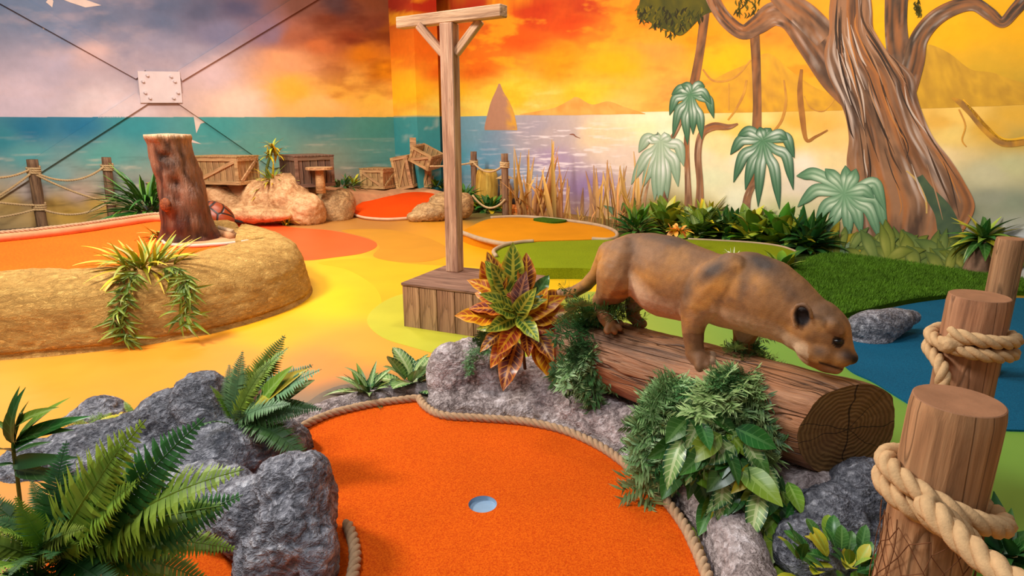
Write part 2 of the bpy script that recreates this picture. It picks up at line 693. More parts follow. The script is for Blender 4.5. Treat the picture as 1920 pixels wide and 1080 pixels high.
SEA_L = [(60, 240, (38, 118, 150)), (150, 235, (44, 120, 152)), (0, 260, (60, 140, 152)), (250, 240, (60, 146, 152)), (400, 240, (72, 152, 148)), (600, 230, (70, 132, 132)), (700, 240, (76, 142, 128)), (720, 300, (102, 152, 138)),
         (500, 280, (96, 156, 142)), (200, 290, (98, 168, 158)), (50, 290, (96, 162, 162)), (100, 330, (132, 172, 168)), (60, 360, (192, 176, 168)), (150, 365, (202, 172, 152)), (180, 385, (214, 170, 84)), (20, 385, (196, 160, 92)), (100, 388, (206, 164, 84)),  # beach colours lightened to make up for weak light near the floor
         (130, 405, (204, 160, 70)), (220, 350, (150, 160, 150)), (600, 300, (132, 152, 132)), (620, 340, (152, 136, 120)), (450, 330, (120, 150, 140)), (700, 350, (120, 130, 120)), (-300, 260, (60, 140, 152)), (-300, 400, (172, 136, 60))]


def mural_right(px, py):
    Q = np.stack([px, py], -1)
    wx = 34 * fbm(np.stack([px / 70, py / 42], -1), 4, 3)
    wy = 20 * fbm(np.stack([px / 80, py / 36], -1), 4, 11)
    up = py < hz_r(px)
    sky = shepard(Q + np.stack([wx, wy], -1), SKY_R)
    rx, ry = px * 0.86 - py * 0.5, px * 0.5 + py * 0.86
    n = fbm(np.stack([px / 95 + py / 60, py / 38 - px / 160], -1), 5, 21, 0.55)
    n2 = fbm(np.stack([px / 40 + py / 30, py / 15 - px / 60], -1), 4, 27, 0.6)
    m = np.clip((n + 0.35 * n2 - 0.10) * 3.0, 0, 1)[..., None] * np.clip((1330 - px) / 250, 0.15, 1)[..., None]
    sky = sky * (1 - 0.55 * m) + lin((255, 178, 30)) * 0.55 * m
    d = np.clip((-n - 0.15) * 2.6, 0, 1)[..., None]
    sky = sky * (1 - 0.24 * d * np.array([0.5, 1.0, 0.8]))
    sea = shepard(Q + np.stack([wx * 0.7, wy * 0.4], -1), SEA_R)
    st = fbm(np.stack([px / 34, py / 3.4], -1), 3, 31)
    zone = np.clip(1 - np.abs(px - 1040) / 190, 0, 1) * np.clip((py - 222) / 20, 0, 1) * np.clip((400 - py) / 60, 0, 1)
    s = np.clip((st - 0.16) * 4, 0, 1) * zone
    sea = sea * (1 - 0.75 * s[..., None]) + lin((255, 240, 240)) * 0.75 * s[..., None]
    rf = np.exp(-((px - 932 + (py - 246) * 0.18) / 30.0) ** 4) * np.clip((py - 243) / 4, 0, 1) * np.clip((350 - py) / 70, 0, 1)
    sea = sea * (1 - 0.45 * rf[..., None]) + lin((108, 140, 170)) * 0.45 * rf[..., None]
    # bright glare line of the painted sunset
    gl = np.exp(-((py - hz_r(px) - 8) / 14.0) ** 2) * np.clip((px - 1090) / 150, 0, 1) * np.clip((1380 - px) / 100, 0, 1)
    sea = sea * (1 - 0.6 * gl[..., None]) + lin((255, 240, 205)) * 0.6 * gl[..., None]
    out = np.where(up[..., None], sky, sea)
    # painted tide line on the horizon right of the trees
    hl = np.exp(-((py - hz_r(px)) / 1.6) ** 2) * np.clip((px - 1340) / 40, 0, 1)
    out = out * (1 - 0.7 * hl[..., None]) + lin((255, 226, 150)) * 0.7 * hl[..., None]
    return np.clip(out / KW, 0, 0.97)


def mural_left(px, py):
    Q = np.stack([px, py], -1)
    wx = 28 * fbm(np.stack([px / 90, py / 45], -1), 4, 5)
    wy = 18 * fbm(np.stack([px / 90, py / 36], -1), 4, 13)
    sky = shepard(Q + np.stack([wx, wy], -1), SKY_L)
    n = fbm(np.stack([px / 90, py / 34], -1), 5, 41, 0.55)
    c = np.clip((n - 0.08) * 2.5, 0, 1)[..., None] * np.clip((230 - np.abs(px - 120)) / 120, 0, 1)[..., None]
    sky = sky * (1 - 0.22 * c) + lin((225, 190, 182)) * 0.22 * c
    w = np.clip((px - 520) / 120, 0, 1)[..., None] * np.clip((-n - 0.02) * 3, 0, 1)[..., None]
    sky = sky * (1 - 0.4 * w * np.array([0.7, 1, 1]))
    sea = shepard(Q + np.stack([wx * 0.5, wy * 0.25], -1), SEA_L)
    st = fbm(np.stack([px / 60, py / 5.0], -1), 4, 51)
    b = np.clip((st - 0.30) * 2.6, 0, 1) * np.clip((py - 240) / 60, 0, 1) * np.clip((380 - py) / 30, 0, 1)
    sea = sea * (1 - 0.45 * b[..., None]) + lin((226, 206, 180)) * 0.45 * b[..., None]
    dk = np.clip((-st - 0.25) * 3, 0, 1) * np.clip((py - 270) / 60, 0, 1)
    sea = sea * (1 - 0.3 * dk[..., None])
    return np.clip(np.where((py < 219.5)[..., None], sky, sea) / KW, 0, 0.97)


def wall_grid(name, P0, D, n, fun, xs, zs, mt):
    x = np.asarray(xs, float)
    base = on_wall(x, np.full_like(x, 330.0), P0, n)
    base[:, 2] = 0
    V = base[:, None, :] + np.array([0, 0, 1.0]) * np.asarray(zs)[None, :, None]
    px, py = proj(V)
    col = fun(px, py).reshape(-1, 3)
    nx, nz = len(x), len(zs)
    idx = np.arange(nx * nz).reshape(nx, nz)
    Fc = np.stack([idx[:-1, :-1], idx[1:, :-1], idx[1:, 1:], idx[:-1, 1:]], -1).reshape(-1, 4)
    o = link(name, new_mesh(name, V.reshape(-1, 3), Fc, True, col), mt)
    o['kind'] = 'structure'
    return o


MURAL = m_paint('mural_paint', 0.72, 0.05, 9.0, 0.04, 0.2)
cx_r = float(proj(CORNER + np.array([0, 0, 0.6]))[0])
wall_left = wall_grid('wall_left', WL0, DL, NL, mural_left, np.r_[np.arange(-900, -20, 22), np.arange(-20, cx_r, 2.6), cx_r], np.r_[np.arange(0, 1.46, 0.024), np.arange(1.46, 1.74, 0.006), np.arange(1.74, 3.75, 0.024), 4.0, 4.6, 5.2], MURAL)
tag(wall_left, 'wall painted with a grey-blue and orange sky over a teal sea')
wall_right = wall_grid('wall_right', WR0, DR, NR, mural_right, np.r_[np.arange(cx_r, 1930, 1.6), np.arange(1930, 2900, 22)], np.r_[np.arange(0, 3.35, 0.0135), 3.6, 4.0, 4.6, 5.2], MURAL)
tag(wall_right, 'wall painted with an orange sunset, hazy lagoon and jungle trees')


# corner pillar, painted on with the two skies
def pillar():
    a = onL(np.array([743.0]), np.array([330.0]))[0]      # left edge on the left wall
    a[2] = 0
    w1 = 0.62
    # nearest edge of the pillar: along NL from a
    k = np.linspace(0.1, 1.6, 400)
    pts = a + NL * k[:, None] + np.array([0, 0, 1.0])
    e = a + NL * k[np.argmin(np.abs(proj(pts)[0] - 784))]
    k2 = np.linspace(0.1, 2.5, 400)
    pts = e + DL * k2[:, None] + np.array([0, 0, 1.0])
    g = e + DL * k2[np.argmin(np.abs(proj(pts)[0] - 826))]
    zs = np.arange(0, 5.21, 0.05)
    us = np.linspace(0, 1, 9)
    path = np.concatenate([a + (e - a) * us[:, None], (e + (g - e) * us[:, None])[1:], (g + (-NL * np.linalg.norm(e - a)) * us[:, None])[1:]])
    V = path[:, None] + np.array([0, 0, 1.0]) * zs[None, :, None]
    px, py = proj(V)
    cl = mural_right(px * 1.0 + 60, py)
    sea = lin((66, 150, 152))
    st = np.clip((fbm(np.stack([px / 20, py / 6], -1), 3, 5) - 0.3) * 3, 0, 1)[..., None] * 0.4
    cs = sea * (1 - st) + lin((230, 220, 200)) * st
    col = np.where((py < 219)[..., None], cl, cs)
    nx, nz = len(path), len(zs)
    idx = np.arange(nx * nz).reshape(nx, nz)
    Fc = np.stack([idx[:-1, :-1], idx[1:, :-1], idx[1:, 1:], idx[:-1, 1:]], -1).reshape(-1, 4)
    o = link('trim_1', new_mesh('trim_1', V.reshape(-1, 3), Fc, False, col.reshape(-1, 3)), MURAL)
    tag(o, 'square corner pillar painted with sunset sky and teal sea', kind='structure')


pillar()


# ------------------------------------------------------------------ mural strokes painted on the right wall
class Strokes:
    def __init__(s, off):
        s.V, s.F, s.C, s.o, s.off = [], [], [], 0, off

    def ribbon(s, pts, fun, sub=6, na=5, dz=0.0):
        P = catmull(np.array(pts, float), sub)
        T = np.gradient(P[:, :2], axis=0)
        T /= np.linalg.norm(T, axis=1)[:, None] + 1e-9
        N = np.stack([-T[:, 1], T[:, 0]], 1)
        a = np.linspace(-1, 1, na)
        X = P[:, None, 0] + N[:, None, 0] * a[None] * P[:, None, 2] / 2
        Yy = P[:, None, 1] + N[:, None, 1] * a[None] * P[:, None, 2] / 2
        s.grid(X, Yy, fun, a, dz)

    def edges(s, rows, fun, sub=5, na=24, dz=0.0):
        """rows: (yL, xL, yR, xR)"""
        Rw = catmull(np.array(rows, float), sub)
        a = np.linspace(-1, 1, na)
        k = (a + 1) / 2
        X = Rw[:, None, 1] * (1 - k) + Rw[:, None, 3] * k
        Yy = Rw[:, None, 0] * (1 - k) + Rw[:, None, 2] * k
        s.grid(X, Yy, fun, a, dz)

    def grid(s, X, Yy, fun, a, dz):
        n, na = X.shape
        u = np.linspace(0, 1, n)[:, None] * np.ones((1, na))
        A = np.ones((n, 1)) * a[None]
        s.V.append(onR(X, Yy, s.off + dz).reshape(-1, 3))
        s.C.append(np.clip(fun(u, A, X, Yy), 0, 0.95).reshape(-1, 3))
        idx = np.arange(n * na).reshape(n, na) + s.o
        s.F.append(np.stack([idx[:-1, :-1], idx[1:, :-1], idx[1:, 1:], idx[:-1, 1:]], -1).reshape(-1, 4))
        s.o += n * na

    def build(s, name, label=None, mt=None):
        o = link(name, new_mesh(name, np.concatenate(s.V), np.concatenate(s.F), True, np.concatenate(s.C)), mt or MURAL, wall_right)
        if label:
            o['label'] = label
        return o


def mixc(a, b, t):
    t = np.clip(t, 0, 1)[..., None]
    return np.asarray(a) * (1 - t) + np.asarray(b) * t


def bark(seed, dark=(88, 64, 50), mid=(160, 114, 82), light=(206, 180, 164), fx=5.0, fy=7.0):
    d, m_, l_ = lin(dark), lin(mid), lin(light)

    def f(u, a, x, y):
        n = fbm(np.stack([a * fx + 0.5 * vnoise(np.stack([u * 5, a], -1), seed + 9), u * fy], -1), 4, seed, 0.6)
        n2 = fbm(np.stack([a * fx * 2.2, u * fy * 0.8 + 7], -1), 3, seed + 3, 0.6)
        c = mixc(d, m_, 0.5 + 1.5 * n)
        c = mixc(c, l_, (n2 - 0.30) * 2.2)
        c = mixc(c, lin((176, 108, 58)), (fbm(np.stack([a * fx * 1.5 + 4, u * fy * 0.5], -1), 3, seed + 31) - 0.05) * 1.6)
        return c
    return f


def flatc(c1, c2=None, seed=1, amt=1.0):
    c1 = lin(c1)
    c2 = lin(c2) if c2 is not None else c1

    def f(u, a, x, y):
        n = fbm(np.stack([x / 14, y / 14], -1), 3, seed)
        return mixc(c1, c2, 0.5 + amt * n)
    return f


# distant hills and the sea-stack rock
S = Strokes(0.002)
S.edges([(214, 975, 215, 975), (208, 1010, 216, 1010), (202, 1040, 216, 1040), (188, 1068, 216, 1068), (182, 1082, 216, 1082), (196, 1110, 215, 1110), (190, 1140, 215, 1140), (200, 1170, 214, 1170), (213, 1210, 214, 1210)], flatc((226, 160, 74), (240, 182, 92), 4), na=6)
S.edges([(205, 1300, 213, 1300), (150, 1340, 212, 1340), (120, 1400, 211, 1400), (100, 1440, 210, 1440), (130, 1480, 209, 1480), (165, 1530, 208, 1530), (180, 1580, 207, 1580)], flatc((206, 146, 52), (236, 172, 46), 6), na=8)
S.edges([(86, 1715, 204, 1700), (84, 1745, 203, 1745), (100, 1780, 202, 1780), (130, 1820, 200, 1820), (136, 1860, 199, 1860), (150, 1900, 197, 1900), (165, 1960, 195, 1960)], flatc((196, 144, 46), (224, 168, 48), 7), na=8)
S.build('painted_hills', 'hazy ochre hills painted on the horizon')
S = Strokes(0.003)


def spire(u, a, x, y):
    n = fbm(np.stack([x / 9, y / 7], -1), 4, 8)
    return mixc(lin((188, 138, 108)), lin((226, 168, 66)), (x - 944 - (y - 160) * 0.06) / 16 + n * 1.2)


S.edges([(157, 935, 157, 938), (170, 930, 172, 944), (190, 921, 190, 955), (215, 914, 212, 964), (236, 909, 235, 969), (244, 909, 244, 970)], spire, na=12)
S.build('painted_sea_rock', 'pointed brown rock painted standing in the sea')
# painted birds
S = Strokes(0.0035)
for pts in ([(1068, 252, 1), (1075, 252, 3), (1080, 256, 2), (1088, 259, 1)],):
    S.ribbon(pts, flatc((150, 100, 80)), na=3)
S.build('painted_bird')

# thin background trees, vines and roots
S = Strokes(0.004)
bk = bark(77, (96, 66, 46), (150, 104, 70), (196, 150, 110), 1.6, 6)
pale = flatc((196, 132, 62), (222, 158, 60), 9)
S.ribbon([(1326, -10, 17), (1320, 40, 17), (1312, 100, 16), (1303, 150, 17), (1296, 175, 16)], bk)
S.ribbon([(1415, 62, 18), (1418, 120, 17), (1420, 190, 16), (1419, 246, 18)], bk)
S.ribbon([(1318, 130, 3), (1335, 150, 4), (1360, 152, 4), (1385, 140, 3), (1408, 112, 3)], pale, na=3)
S.ribbon([(1400, 150, 4), (1395, 175, 5), (1380, 205, 4), (1365, 225, 3)], pale, na=3)
S.ribbon([(1503, 130, 5), (1500, 170, 10), (1504, 215, 11), (1512, 262, 7), (1530, 256, 5), (1552, 244, 3)], flatc((186, 122, 56), (150, 96, 48), 3), na=4)
S.ribbon([(1470, 150, 3), (1474, 190, 5), (1466, 225, 5), (1452, 245, 4)], pale, na=3)
S.ribbon([(1508, 180, 2), (1520, 202, 2), (1545, 208, 2), (1566, 185, 2)], pale, na=3)
S.ribbon([(1367, 156, 2), (1367, 207, 2)], pale, na=3)
S.ribbon([(1785, 184, 3), (1800, 192, 11), (1822, 212, 14), (1846, 240, 15), (1880, 268, 13), (1925, 266, 12)], flatc((150, 106, 56), (214, 150, 46), 13), na=4)
S.ribbon([(1806, 186, 3), (1824, 208, 5), (1850, 238, 6), (1884, 262, 6), (1925, 258, 6)], flatc((244, 186, 40), (236, 170, 50), 15), na=3)
S.ribbon([(1798, 205, 3), (1810, 235, 3), (1804, 262, 3), (1812, 275, 2)], pale, na=3)
S.build('painted_background_trees', 'slim brown trunks, roots and hanging vines painted in golden haze')

# overhanging dark foliage in the top corner
S = Strokes(0.006)
rg = random.Random(4)
S.edges([(-20, 1205, 20, 1196), (-20, 1230, 44, 1222), (-20, 1258, 58, 1256), (-20, 1285, 66, 1280), (-20, 1310, 30, 1318), (-20, 1345, 22, 1340)], flatc((66, 66, 26), (96, 88, 24), 22), na=8)
for k in range(150):
    x = rg.uniform(1196, 1320)
    y = rg.uniform(10, 30 + 36 * max(0, 1 - abs(x - 1262) / 60))
    L = rg.uniform(8, 17)
    S.ribbon([(x, y, 1), (x + rg.uniform(-5, 3), y + L * 0.5, rg.uniform(3, 5)), (x + rg.uniform(-8, 5), y + L, 0.6)], flatc(rg.choice([(58, 60, 24), (82, 78, 24), (112, 98, 22), (48, 44, 22)])), 3, 3, rg.uniform(0, 0.0006))
for k in range(60):
    x = rg.uniform(1375, 1425) if k < 34 else rg.uniform(1715, 1725)
    y = rg.uniform(-6, 24)
    S.ribbon([(x, y, 1), (x + rg.uniform(-4, 4), y + 5, 3), (x + rg.uniform(-6, 6), y + 11, 0.6)], flatc(rg.choice([(66, 62, 24), (96, 88, 26)])), 3, 3)
S.build('painted_foliage', 'dark olive foliage painted hanging from the top edge')

# the great tree
S = Strokes(0.007)
S.ribbon([(1330, -20, 26), (1345, 14, 26), (1366, 42, 27), (1394, 60, 28), (1422, 46, 36), (1452, 26, 46), (1490, 34, 58), (1530, 84, 66), (1572, 146, 66), (1606, 205, 30)], bark(101, fx=2.4, fy=9), 8, 14)
S.ribbon([(1440, -30, 26), (1470, 0, 40), (1510, 30, 50), (1550, 70, 50)], bark(103, fx=2.2, fy=4), 6, 10, 0.0002)
S.ribbon([(1682, -20, 44), (1680, 40, 42), (1684, 90, 44), (1692, 140, 40), (1690, 190, 20)], bark(105, (70, 56, 46), (120, 90, 70), (176, 158, 146), fx=2, fy=5), 6, 10, 0.0002)
S.ribbon([(1692, 215, 24), (1700, 170, 38), (1714, 115, 40), (1724, 72, 34), (1752, 36, 31), (1790, 14, 28), (1826, 8, 26), (1856, 26, 25), (1880, 42, 20), (1904, 18, 23), (1930, -12, 24)], bark(107, (70, 56, 46), (126, 92, 68), (186, 166, 152), fx=2.2, fy=9), 8, 12, 0.0004)
S.edges([(-20, 1560, -20, 1632), (20, 1555, 20, 1636), (60, 1555, 60, 1640), (100, 1546, 100, 1668), (140, 1553, 140, 1712), (180, 1571, 180, 1720), (220, 1586, 220, 1733), (260, 1592, 260, 1752), (300, 1588, 300, 1783), (340, 1590, 340, 1808), (380, 1598, 385, 1828), (430, 1606, 425, 1812), (470, 1622, 455, 1790)], bark(109, fx=4.6, fy=5), 10, 60, 0.0007)
S.ribbon([(1725, 330, 12), (1742, 360, 22), (1768, 395, 34), (1780, 430, 44), (1790, 470, 50)], flatc((66, 84, 64), (84, 100, 70), 44), 6, 6, 0.001)
S.ribbon([(1700, 320, 3), (1720, 340, 4), (1736, 375, 4), (1738, 400, 3)], flatc((198, 160, 110), (214, 170, 90)), 6, 3, 0.0012)
for k in range(60):
    y0 = rg.uniform(-10, 330)
    f0 = rg.random()
    yy = np.array([y0, y0 + rg.uniform(25, 60), y0 + rg.uniform(70, 120)])
    xl = np.interp(yy, [-20, 100, 180, 260, 340, 430], [1560, 1556, 1574, 1592, 1590, 1606]) + 6
    xr = np.interp(yy, [-20, 60, 140, 220, 300, 385], [1632, 1640, 1704, 1731, 1783, 1828]) - 6
    xx = xl + (xr - xl) * np.clip(f0 + np.array([0, rg.uniform(-0.03, 0.03), rg.uniform(-0.06, 0.06)]), 0, 1)
    S.ribbon([(xx[0], yy[0], 0.6), (xx[1], yy[1], rg.uniform(2, 5)), (xx[2], yy[2], 0.6)], flatc(rg.choice([(60, 42, 32), (80, 56, 40), (204, 178, 160), (190, 120, 62), (176, 130, 96), (66, 50, 40)])), 5, 3, 0.0012 + 0.0001 * k / 46)
S.build('painted_tree', 'massive gnarled brown tree painted on the wall')

# palms
def palm_leaf(c_dark, c_mid, c_light, seed):
    d, m_, l_ = lin(c_dark), lin(c_mid), lin(c_light)

    def f(u, a, x, y):
        c = mixc(m_, d, np.abs(a) ** 1.5 * 0.7 + (u - 0.6) * 0.9)
        h = np.exp(-((u - 0.38) / 0.20) ** 2) * (np.exp(-((a + 0.42) / 0.26) ** 2) + 0.55 * np.exp(-((a - 0.4) / 0.22) ** 2))
        c = mixc(c, l_, h * 1.0)
        c = mixc(c, d, np.exp(-(a / 0.08) ** 2) * 0.35)
        return c
    return f


def palm(name, label, cx, cy, tips, w, cols, off, trunk=None, seed=0):
    s_ = Strokes(off)
    r_ = random.Random(seed)
    if trunk:
        for tr in trunk:
            s_.ribbon(tr, bark(seed + 5, (112, 76, 56), (166, 118, 84), (206, 170, 140), 1.2, 6), 6, 8, -0.0006)
    for k, (tx, ty, bx, by) in enumerate(tips):
        pts = [(cx, cy, w * 0.35), (cx + (bx - cx) * 0.5, cy + (by - cy) * 0.62, w * 0.8), (bx, by, w), (bx + (tx - bx) * 0.55, by + (ty - by) * 0.5, w * 0.72), (tx, ty, 1.0)]
        s_.ribbon(pts, palm_leaf(*cols, seed + k), 6, 7, 0.0001 * k)
    return s_.build(name, label)


GRN = ((30, 66, 48), (92, 136, 98), (236, 242, 228))
PAL = ((104, 134, 104), (172, 192, 160), (250, 248, 240))
MID = ((52, 92, 64), (122, 162, 122), (224, 236, 206))
palm('painted_palm', 'tall painted palm with dark green crown on a twisted double trunk', 1296, 176,
     [(1256, 216, 1268, 184), (1262, 258, 1274, 206), (1290, 272, 1286, 222), (1317, 262, 1312, 216), (1339, 222, 1328, 186), (1260, 178, 1278, 166), (1322, 162, 1310, 160), (1278, 158, 1290, 162), (1300, 252, 1300, 214), (1335, 196, 1318, 172)], 17, GRN, 0.0095,
     [[(1254, 268, 9), (1268, 246, 8), (1284, 210, 8), (1292, 186, 7)], [(1290, 420, 20), (1291, 370, 13), (1289, 310, 10), (1288, 262, 10), (1294, 200, 8)], [(1310, 420, 22), (1313, 350, 13), (1309, 290, 13), (1316, 252, 13), (1338, 237, 15), (1366, 238, 10), (1384, 232, 3)]], 3)
palm('painted_palm', 'pale whitish-green painted palm beside the reeds', 1240, 264,
     [(1184, 346, 1212, 294), (1205, 352, 1222, 310), (1228, 376, 1232, 320), (1252, 372, 1248, 318), (1272, 350, 1264, 300), (1283, 312, 1272, 272), (1198, 286, 1214, 260), (1226, 252, 1228, 256), (1256, 252, 1252, 256), (1238, 384, 1240, 326)], 21, PAL, 0.009,
     [[(1248, 400, 10), (1246, 350, 10), (1242, 300, 8)]], 5)
palm('painted_palm', 'painted palm with long drooping grey-green leaves on a leaning trunk', 1433, 262,
     [(1370, 290, 1392, 262), (1376, 342, 1396, 290), (1398, 356, 1412, 304), (1422, 388, 1426, 312), (1462, 392, 1452, 314), (1488, 356, 1474, 290), (1490, 296, 1474, 258), (1384, 254, 1406, 246), (1446, 240, 1440, 248), (1425, 238, 1428, 248), (1478, 262, 1462, 252)], 21, GRN, 0.0105,
     [[(1398, 410, 18), (1402, 370, 14), (1416, 336, 12), (1428, 300, 9)]], 7)
palm('painted_palm', 'broad low painted palm in front of the great tree foot', 1587, 362,
     [(1496, 388, 1532, 356), (1530, 420, 1552, 384), (1552, 442, 1570, 398), (1592, 450, 1590, 400), (1616, 440, 1606, 396), (1652, 452, 1630, 392), (1664, 440, 1644, 372), (1662, 398, 1640, 344), (1494, 330, 1528, 326), (1548, 316, 1562, 330), (1586, 310, 1588, 332), (1606, 316, 1600, 334), (1640, 372, 1620, 356)], 24, MID, 0.0115, None, 9)

# painted broad-leaved undergrowth along the foot of the wall
S = Strokes(0.013)
LG = [((70, 82, 26), (120, 130, 48), (176, 172, 84)), ((60, 80, 40), (100, 120, 56), (160, 166, 90)), ((60, 80, 40), (108, 122, 50), (168, 168, 80)), ((112, 104, 24), (170, 146, 36), (216, 190, 70)), ((70, 96, 70), (112, 140, 104), (180, 196, 150))]
for k in range(250):
    x = rg.uniform(1175, 1890)
    gy = 430 + (x - 1175) * 0.112
    y = gy + rg.uniform(-6, 26)
    L = rg.uniform(50, 88) if x > 1640 else rg.uniform(34, 74)
    an = rg.uniform(-1.25, 1.25)
    w = rg.uniform(18, 30) if x > 1640 else rg.uniform(10, 20)
    x2, y2 = x + math.sin(an) * L, y - math.cos(an) * L
    bend = rg.uniform(-8, 8)
    S.ribbon([(x, y, w * 0.4), ((x + x2) / 2 + bend * 0.3, (y + y2) / 2 - 4, w), (x2 + bend, y2 + abs(bend), 1)], palm_leaf(*rg.choice(LG[:3] if x > 1620 else LG), k), 5, 6, 0.00008 * k * (1 if k % 3 else 0.3))
S.build('painted_undergrowth', 'broad yellow-green leaves painted along the wall foot')

# pale painted reeds on the wall behind the real ones
S = Strokes(0.005)
for k in range(34):
    x = rg.choice([rg.uniform(950, 1075), rg.uniform(1090, 1210)])
    gy = 396 + (x - 950) * 0.13
    L = rg.uniform(30, 120) * (1.0 if rg.random() < 0.7 else 1.3)
    lean = rg.uniform(-16, 26)
    S.ribbon([(x, gy + 14, 6), (x + lean * 0.3, gy - L * 0.5, rg.uniform(5, 8)), (x + lean, gy - L, 1)], flatc(rg.choice([(196, 140, 84), (222, 164, 82), (180, 128, 100), (232, 190, 120), (150, 108, 84)]), (208, 160, 110), k), 5, 4, 0.00004 * k)
S.build('painted_reeds', 'tan reeds painted along the shore')
# ================================================================== SETTING: floor and floor paint
FLO = [(620, 560, (255, 200, 20)), (650, 500, (248, 188, 30)), (500, 620, (255, 176, 24)), (300, 690, (250, 154, 40)), (100, 720, (248, 156, 42)), (600, 690, (232, 142, 60)), (450, 680, (248, 152, 46)),  # blended floor paint, with the fall of lamp light mixed into the colours
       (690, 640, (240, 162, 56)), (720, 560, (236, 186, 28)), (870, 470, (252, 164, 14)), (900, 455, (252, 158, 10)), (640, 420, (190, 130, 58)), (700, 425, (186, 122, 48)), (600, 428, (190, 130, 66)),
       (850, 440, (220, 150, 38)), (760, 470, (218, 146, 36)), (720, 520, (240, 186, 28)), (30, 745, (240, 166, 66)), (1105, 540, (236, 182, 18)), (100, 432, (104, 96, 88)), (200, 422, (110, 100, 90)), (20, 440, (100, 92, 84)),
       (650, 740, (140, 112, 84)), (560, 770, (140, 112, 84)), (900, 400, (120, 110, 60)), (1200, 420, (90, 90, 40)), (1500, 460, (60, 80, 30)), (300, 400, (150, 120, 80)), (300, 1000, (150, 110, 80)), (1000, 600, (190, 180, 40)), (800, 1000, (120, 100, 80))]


def warp_px(V):
    P = np.array(V, float)
    P[..., 1] = np.maximum(P[..., 1], 1.15)
    return proj(P)


def floor_mesh():
    xs = np.concatenate([np.arange(-11, -6, 0.25), np.arange(-6, 5, 0.10), np.arange(5, 9.01, 0.25)])
    ys = np.concatenate([np.arange(-2.5, 1.2, 0.25), np.arange(1.2, 7, 0.08), np.arange(7, 17.01, 0.2)])
    X, Yy = np.meshgrid(xs, ys, indexing='ij')
    V = np.stack([X, Yy, np.zeros_like(X)], -1)
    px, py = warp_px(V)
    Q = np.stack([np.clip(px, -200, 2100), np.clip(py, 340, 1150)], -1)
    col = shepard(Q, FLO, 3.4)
    n1, n2 = X.shape
    idx = np.arange(n1 * n2).reshape(n1, n2)
    Fc = np.stack([idx[:-1, :-1], idx[1:, :-1], idx[1:, 1:], idx[:-1, 1:]], -1).reshape(-1, 4)
    o = link('floor', new_mesh('floor', V.reshape(-1, 3), Fc, True, np.clip(col, 0, 0.95).reshape(-1, 3)), FLOORP)
    return tag(o, 'smooth hall floor painted in blended yellow and orange, some light in the colour', kind='structure')


FLOORP = m_paint('floor_paint_and_light', 0.42, 0.04, 3.0, 0.02, 0.35)
floor = floor_mesh()


def zone(name, pts, z, mt, label=None, n=6):
    V, Fc = poly_geo(px_poly(pts, z, n), 0.0002, z)
    o = part(name, V, Fc, mt, floor, False)
    if label:
        o['label'] = label
    return o


def m_zone(name, col, rough=0.42):
    return m_flat(name, C(*col), rough, 0.35, 0.05, 2.5)


def m_green_fade():
    t = NT('green_floor_paint')
    sx = t.n('ShaderNodeSeparateXYZ')
    t.l(t.tc(), sx.inputs[0])
    f = t.math('MULTIPLY_ADD', sx.outputs[0], 0.42, 0.30)
    c = t.mix(f, C(196, 190, 54), C(104, 152, 60))
    c = t.mix(1.0, c, t.ramp(t.noise(2.5, 4), [(0.3, grey(0.95)), (0.7, grey(1.05))]), 'MULTIPLY')
    return t.done(c, 0.42, 0.35)


GREENP = m_green_fade()
zone('paint_zone', [(596, 492), (650, 505), (700, 535), (716, 570), (700, 600), (760, 580), (880, 570), (1100, 560), (1130, 520), (1000, 505), (880, 500), (760, 494), (690, 484)], 0.001, m_zone('mustard_floor_paint', (226, 176, 26)), 'mustard paint band')
zone('paint_zone', [(688, 600), (716, 632), (790, 656), (900, 690), (1050, 800), (1300, 1000), (1500, 1180), (2300, 1180), (2300, 700), (1900, 640), (1640, 600), (1500, 590), (1290, 560), (1150, 548), (1000, 545), (850, 540), (760, 550), (712, 570)], 0.002, GREENP, 'light green paint')
zone('paint_zone', [(640, 432), (720, 430), (790, 442), (836, 462), (840, 478), (800, 490), (740, 490), (700, 480), (712, 462), (690, 446)], 0.0015, m_zone('ochre_floor_paint', (206, 140, 36)), 'ochre paint band')
zone('paint_zone', [(380, 445), (400, 418), (430, 408), (470, 404), (510, 408), (535, 424), (620, 432), (688, 447), (707, 460), (682, 474), (630, 482), (572, 488), (540, 480), (480, 470), (420, 465)], 0.0025, m_zone('coral_floor_paint', (255, 96, 40)), 'coral red paint patch')
zone('paint_zone', [(545, 790), (575, 755), (640, 722), (760, 712), (812, 720), (800, 760), (700, 790), (600, 830)], 0.003, m_flat('bare_concrete', C(122, 106, 90), 0.8, 0.2, 0.2, 8), 'bare grey floor by the rocks')

# ------------------------------------------------------------------ putting greens and carpets
CARPET_O = m_carpet('orange_carpet', C(192, 56, 4), C(244, 112, 18), 170, 0.6)
CARPET_R = m_carpet('red_orange_carpet', C(226, 60, 4), C(255, 92, 10), 90, 0.3)
CARPET_T = m_carpet('tangerine_carpet', C(246, 82, 22), C(255, 118, 26), 60, 0.2)
CARPET_G = m_carpet('olive_green_carpet', C(96, 112, 6), C(140, 152, 18), 90, 0.3)
CARPET_Y = m_carpet('ochre_carpet', C(196, 118, 8), C(216, 146, 18), 90, 0.3)
CARPET_B = m_carpet('blue_carpet', C(8, 66, 96), C(24, 104, 138), 150, 0.5)
CARPET_K = m_carpet('teal_carpet', C(8, 60, 62), C(20, 88, 84), 150, 0.5)
TURF = m_carpet('turf_base', C(36, 62, 6), C(72, 108, 16), 60, 0.8)
SIDE = m_flat('green_side', C(52, 72, 10), 0.8, 0.2, 0.15, 10)


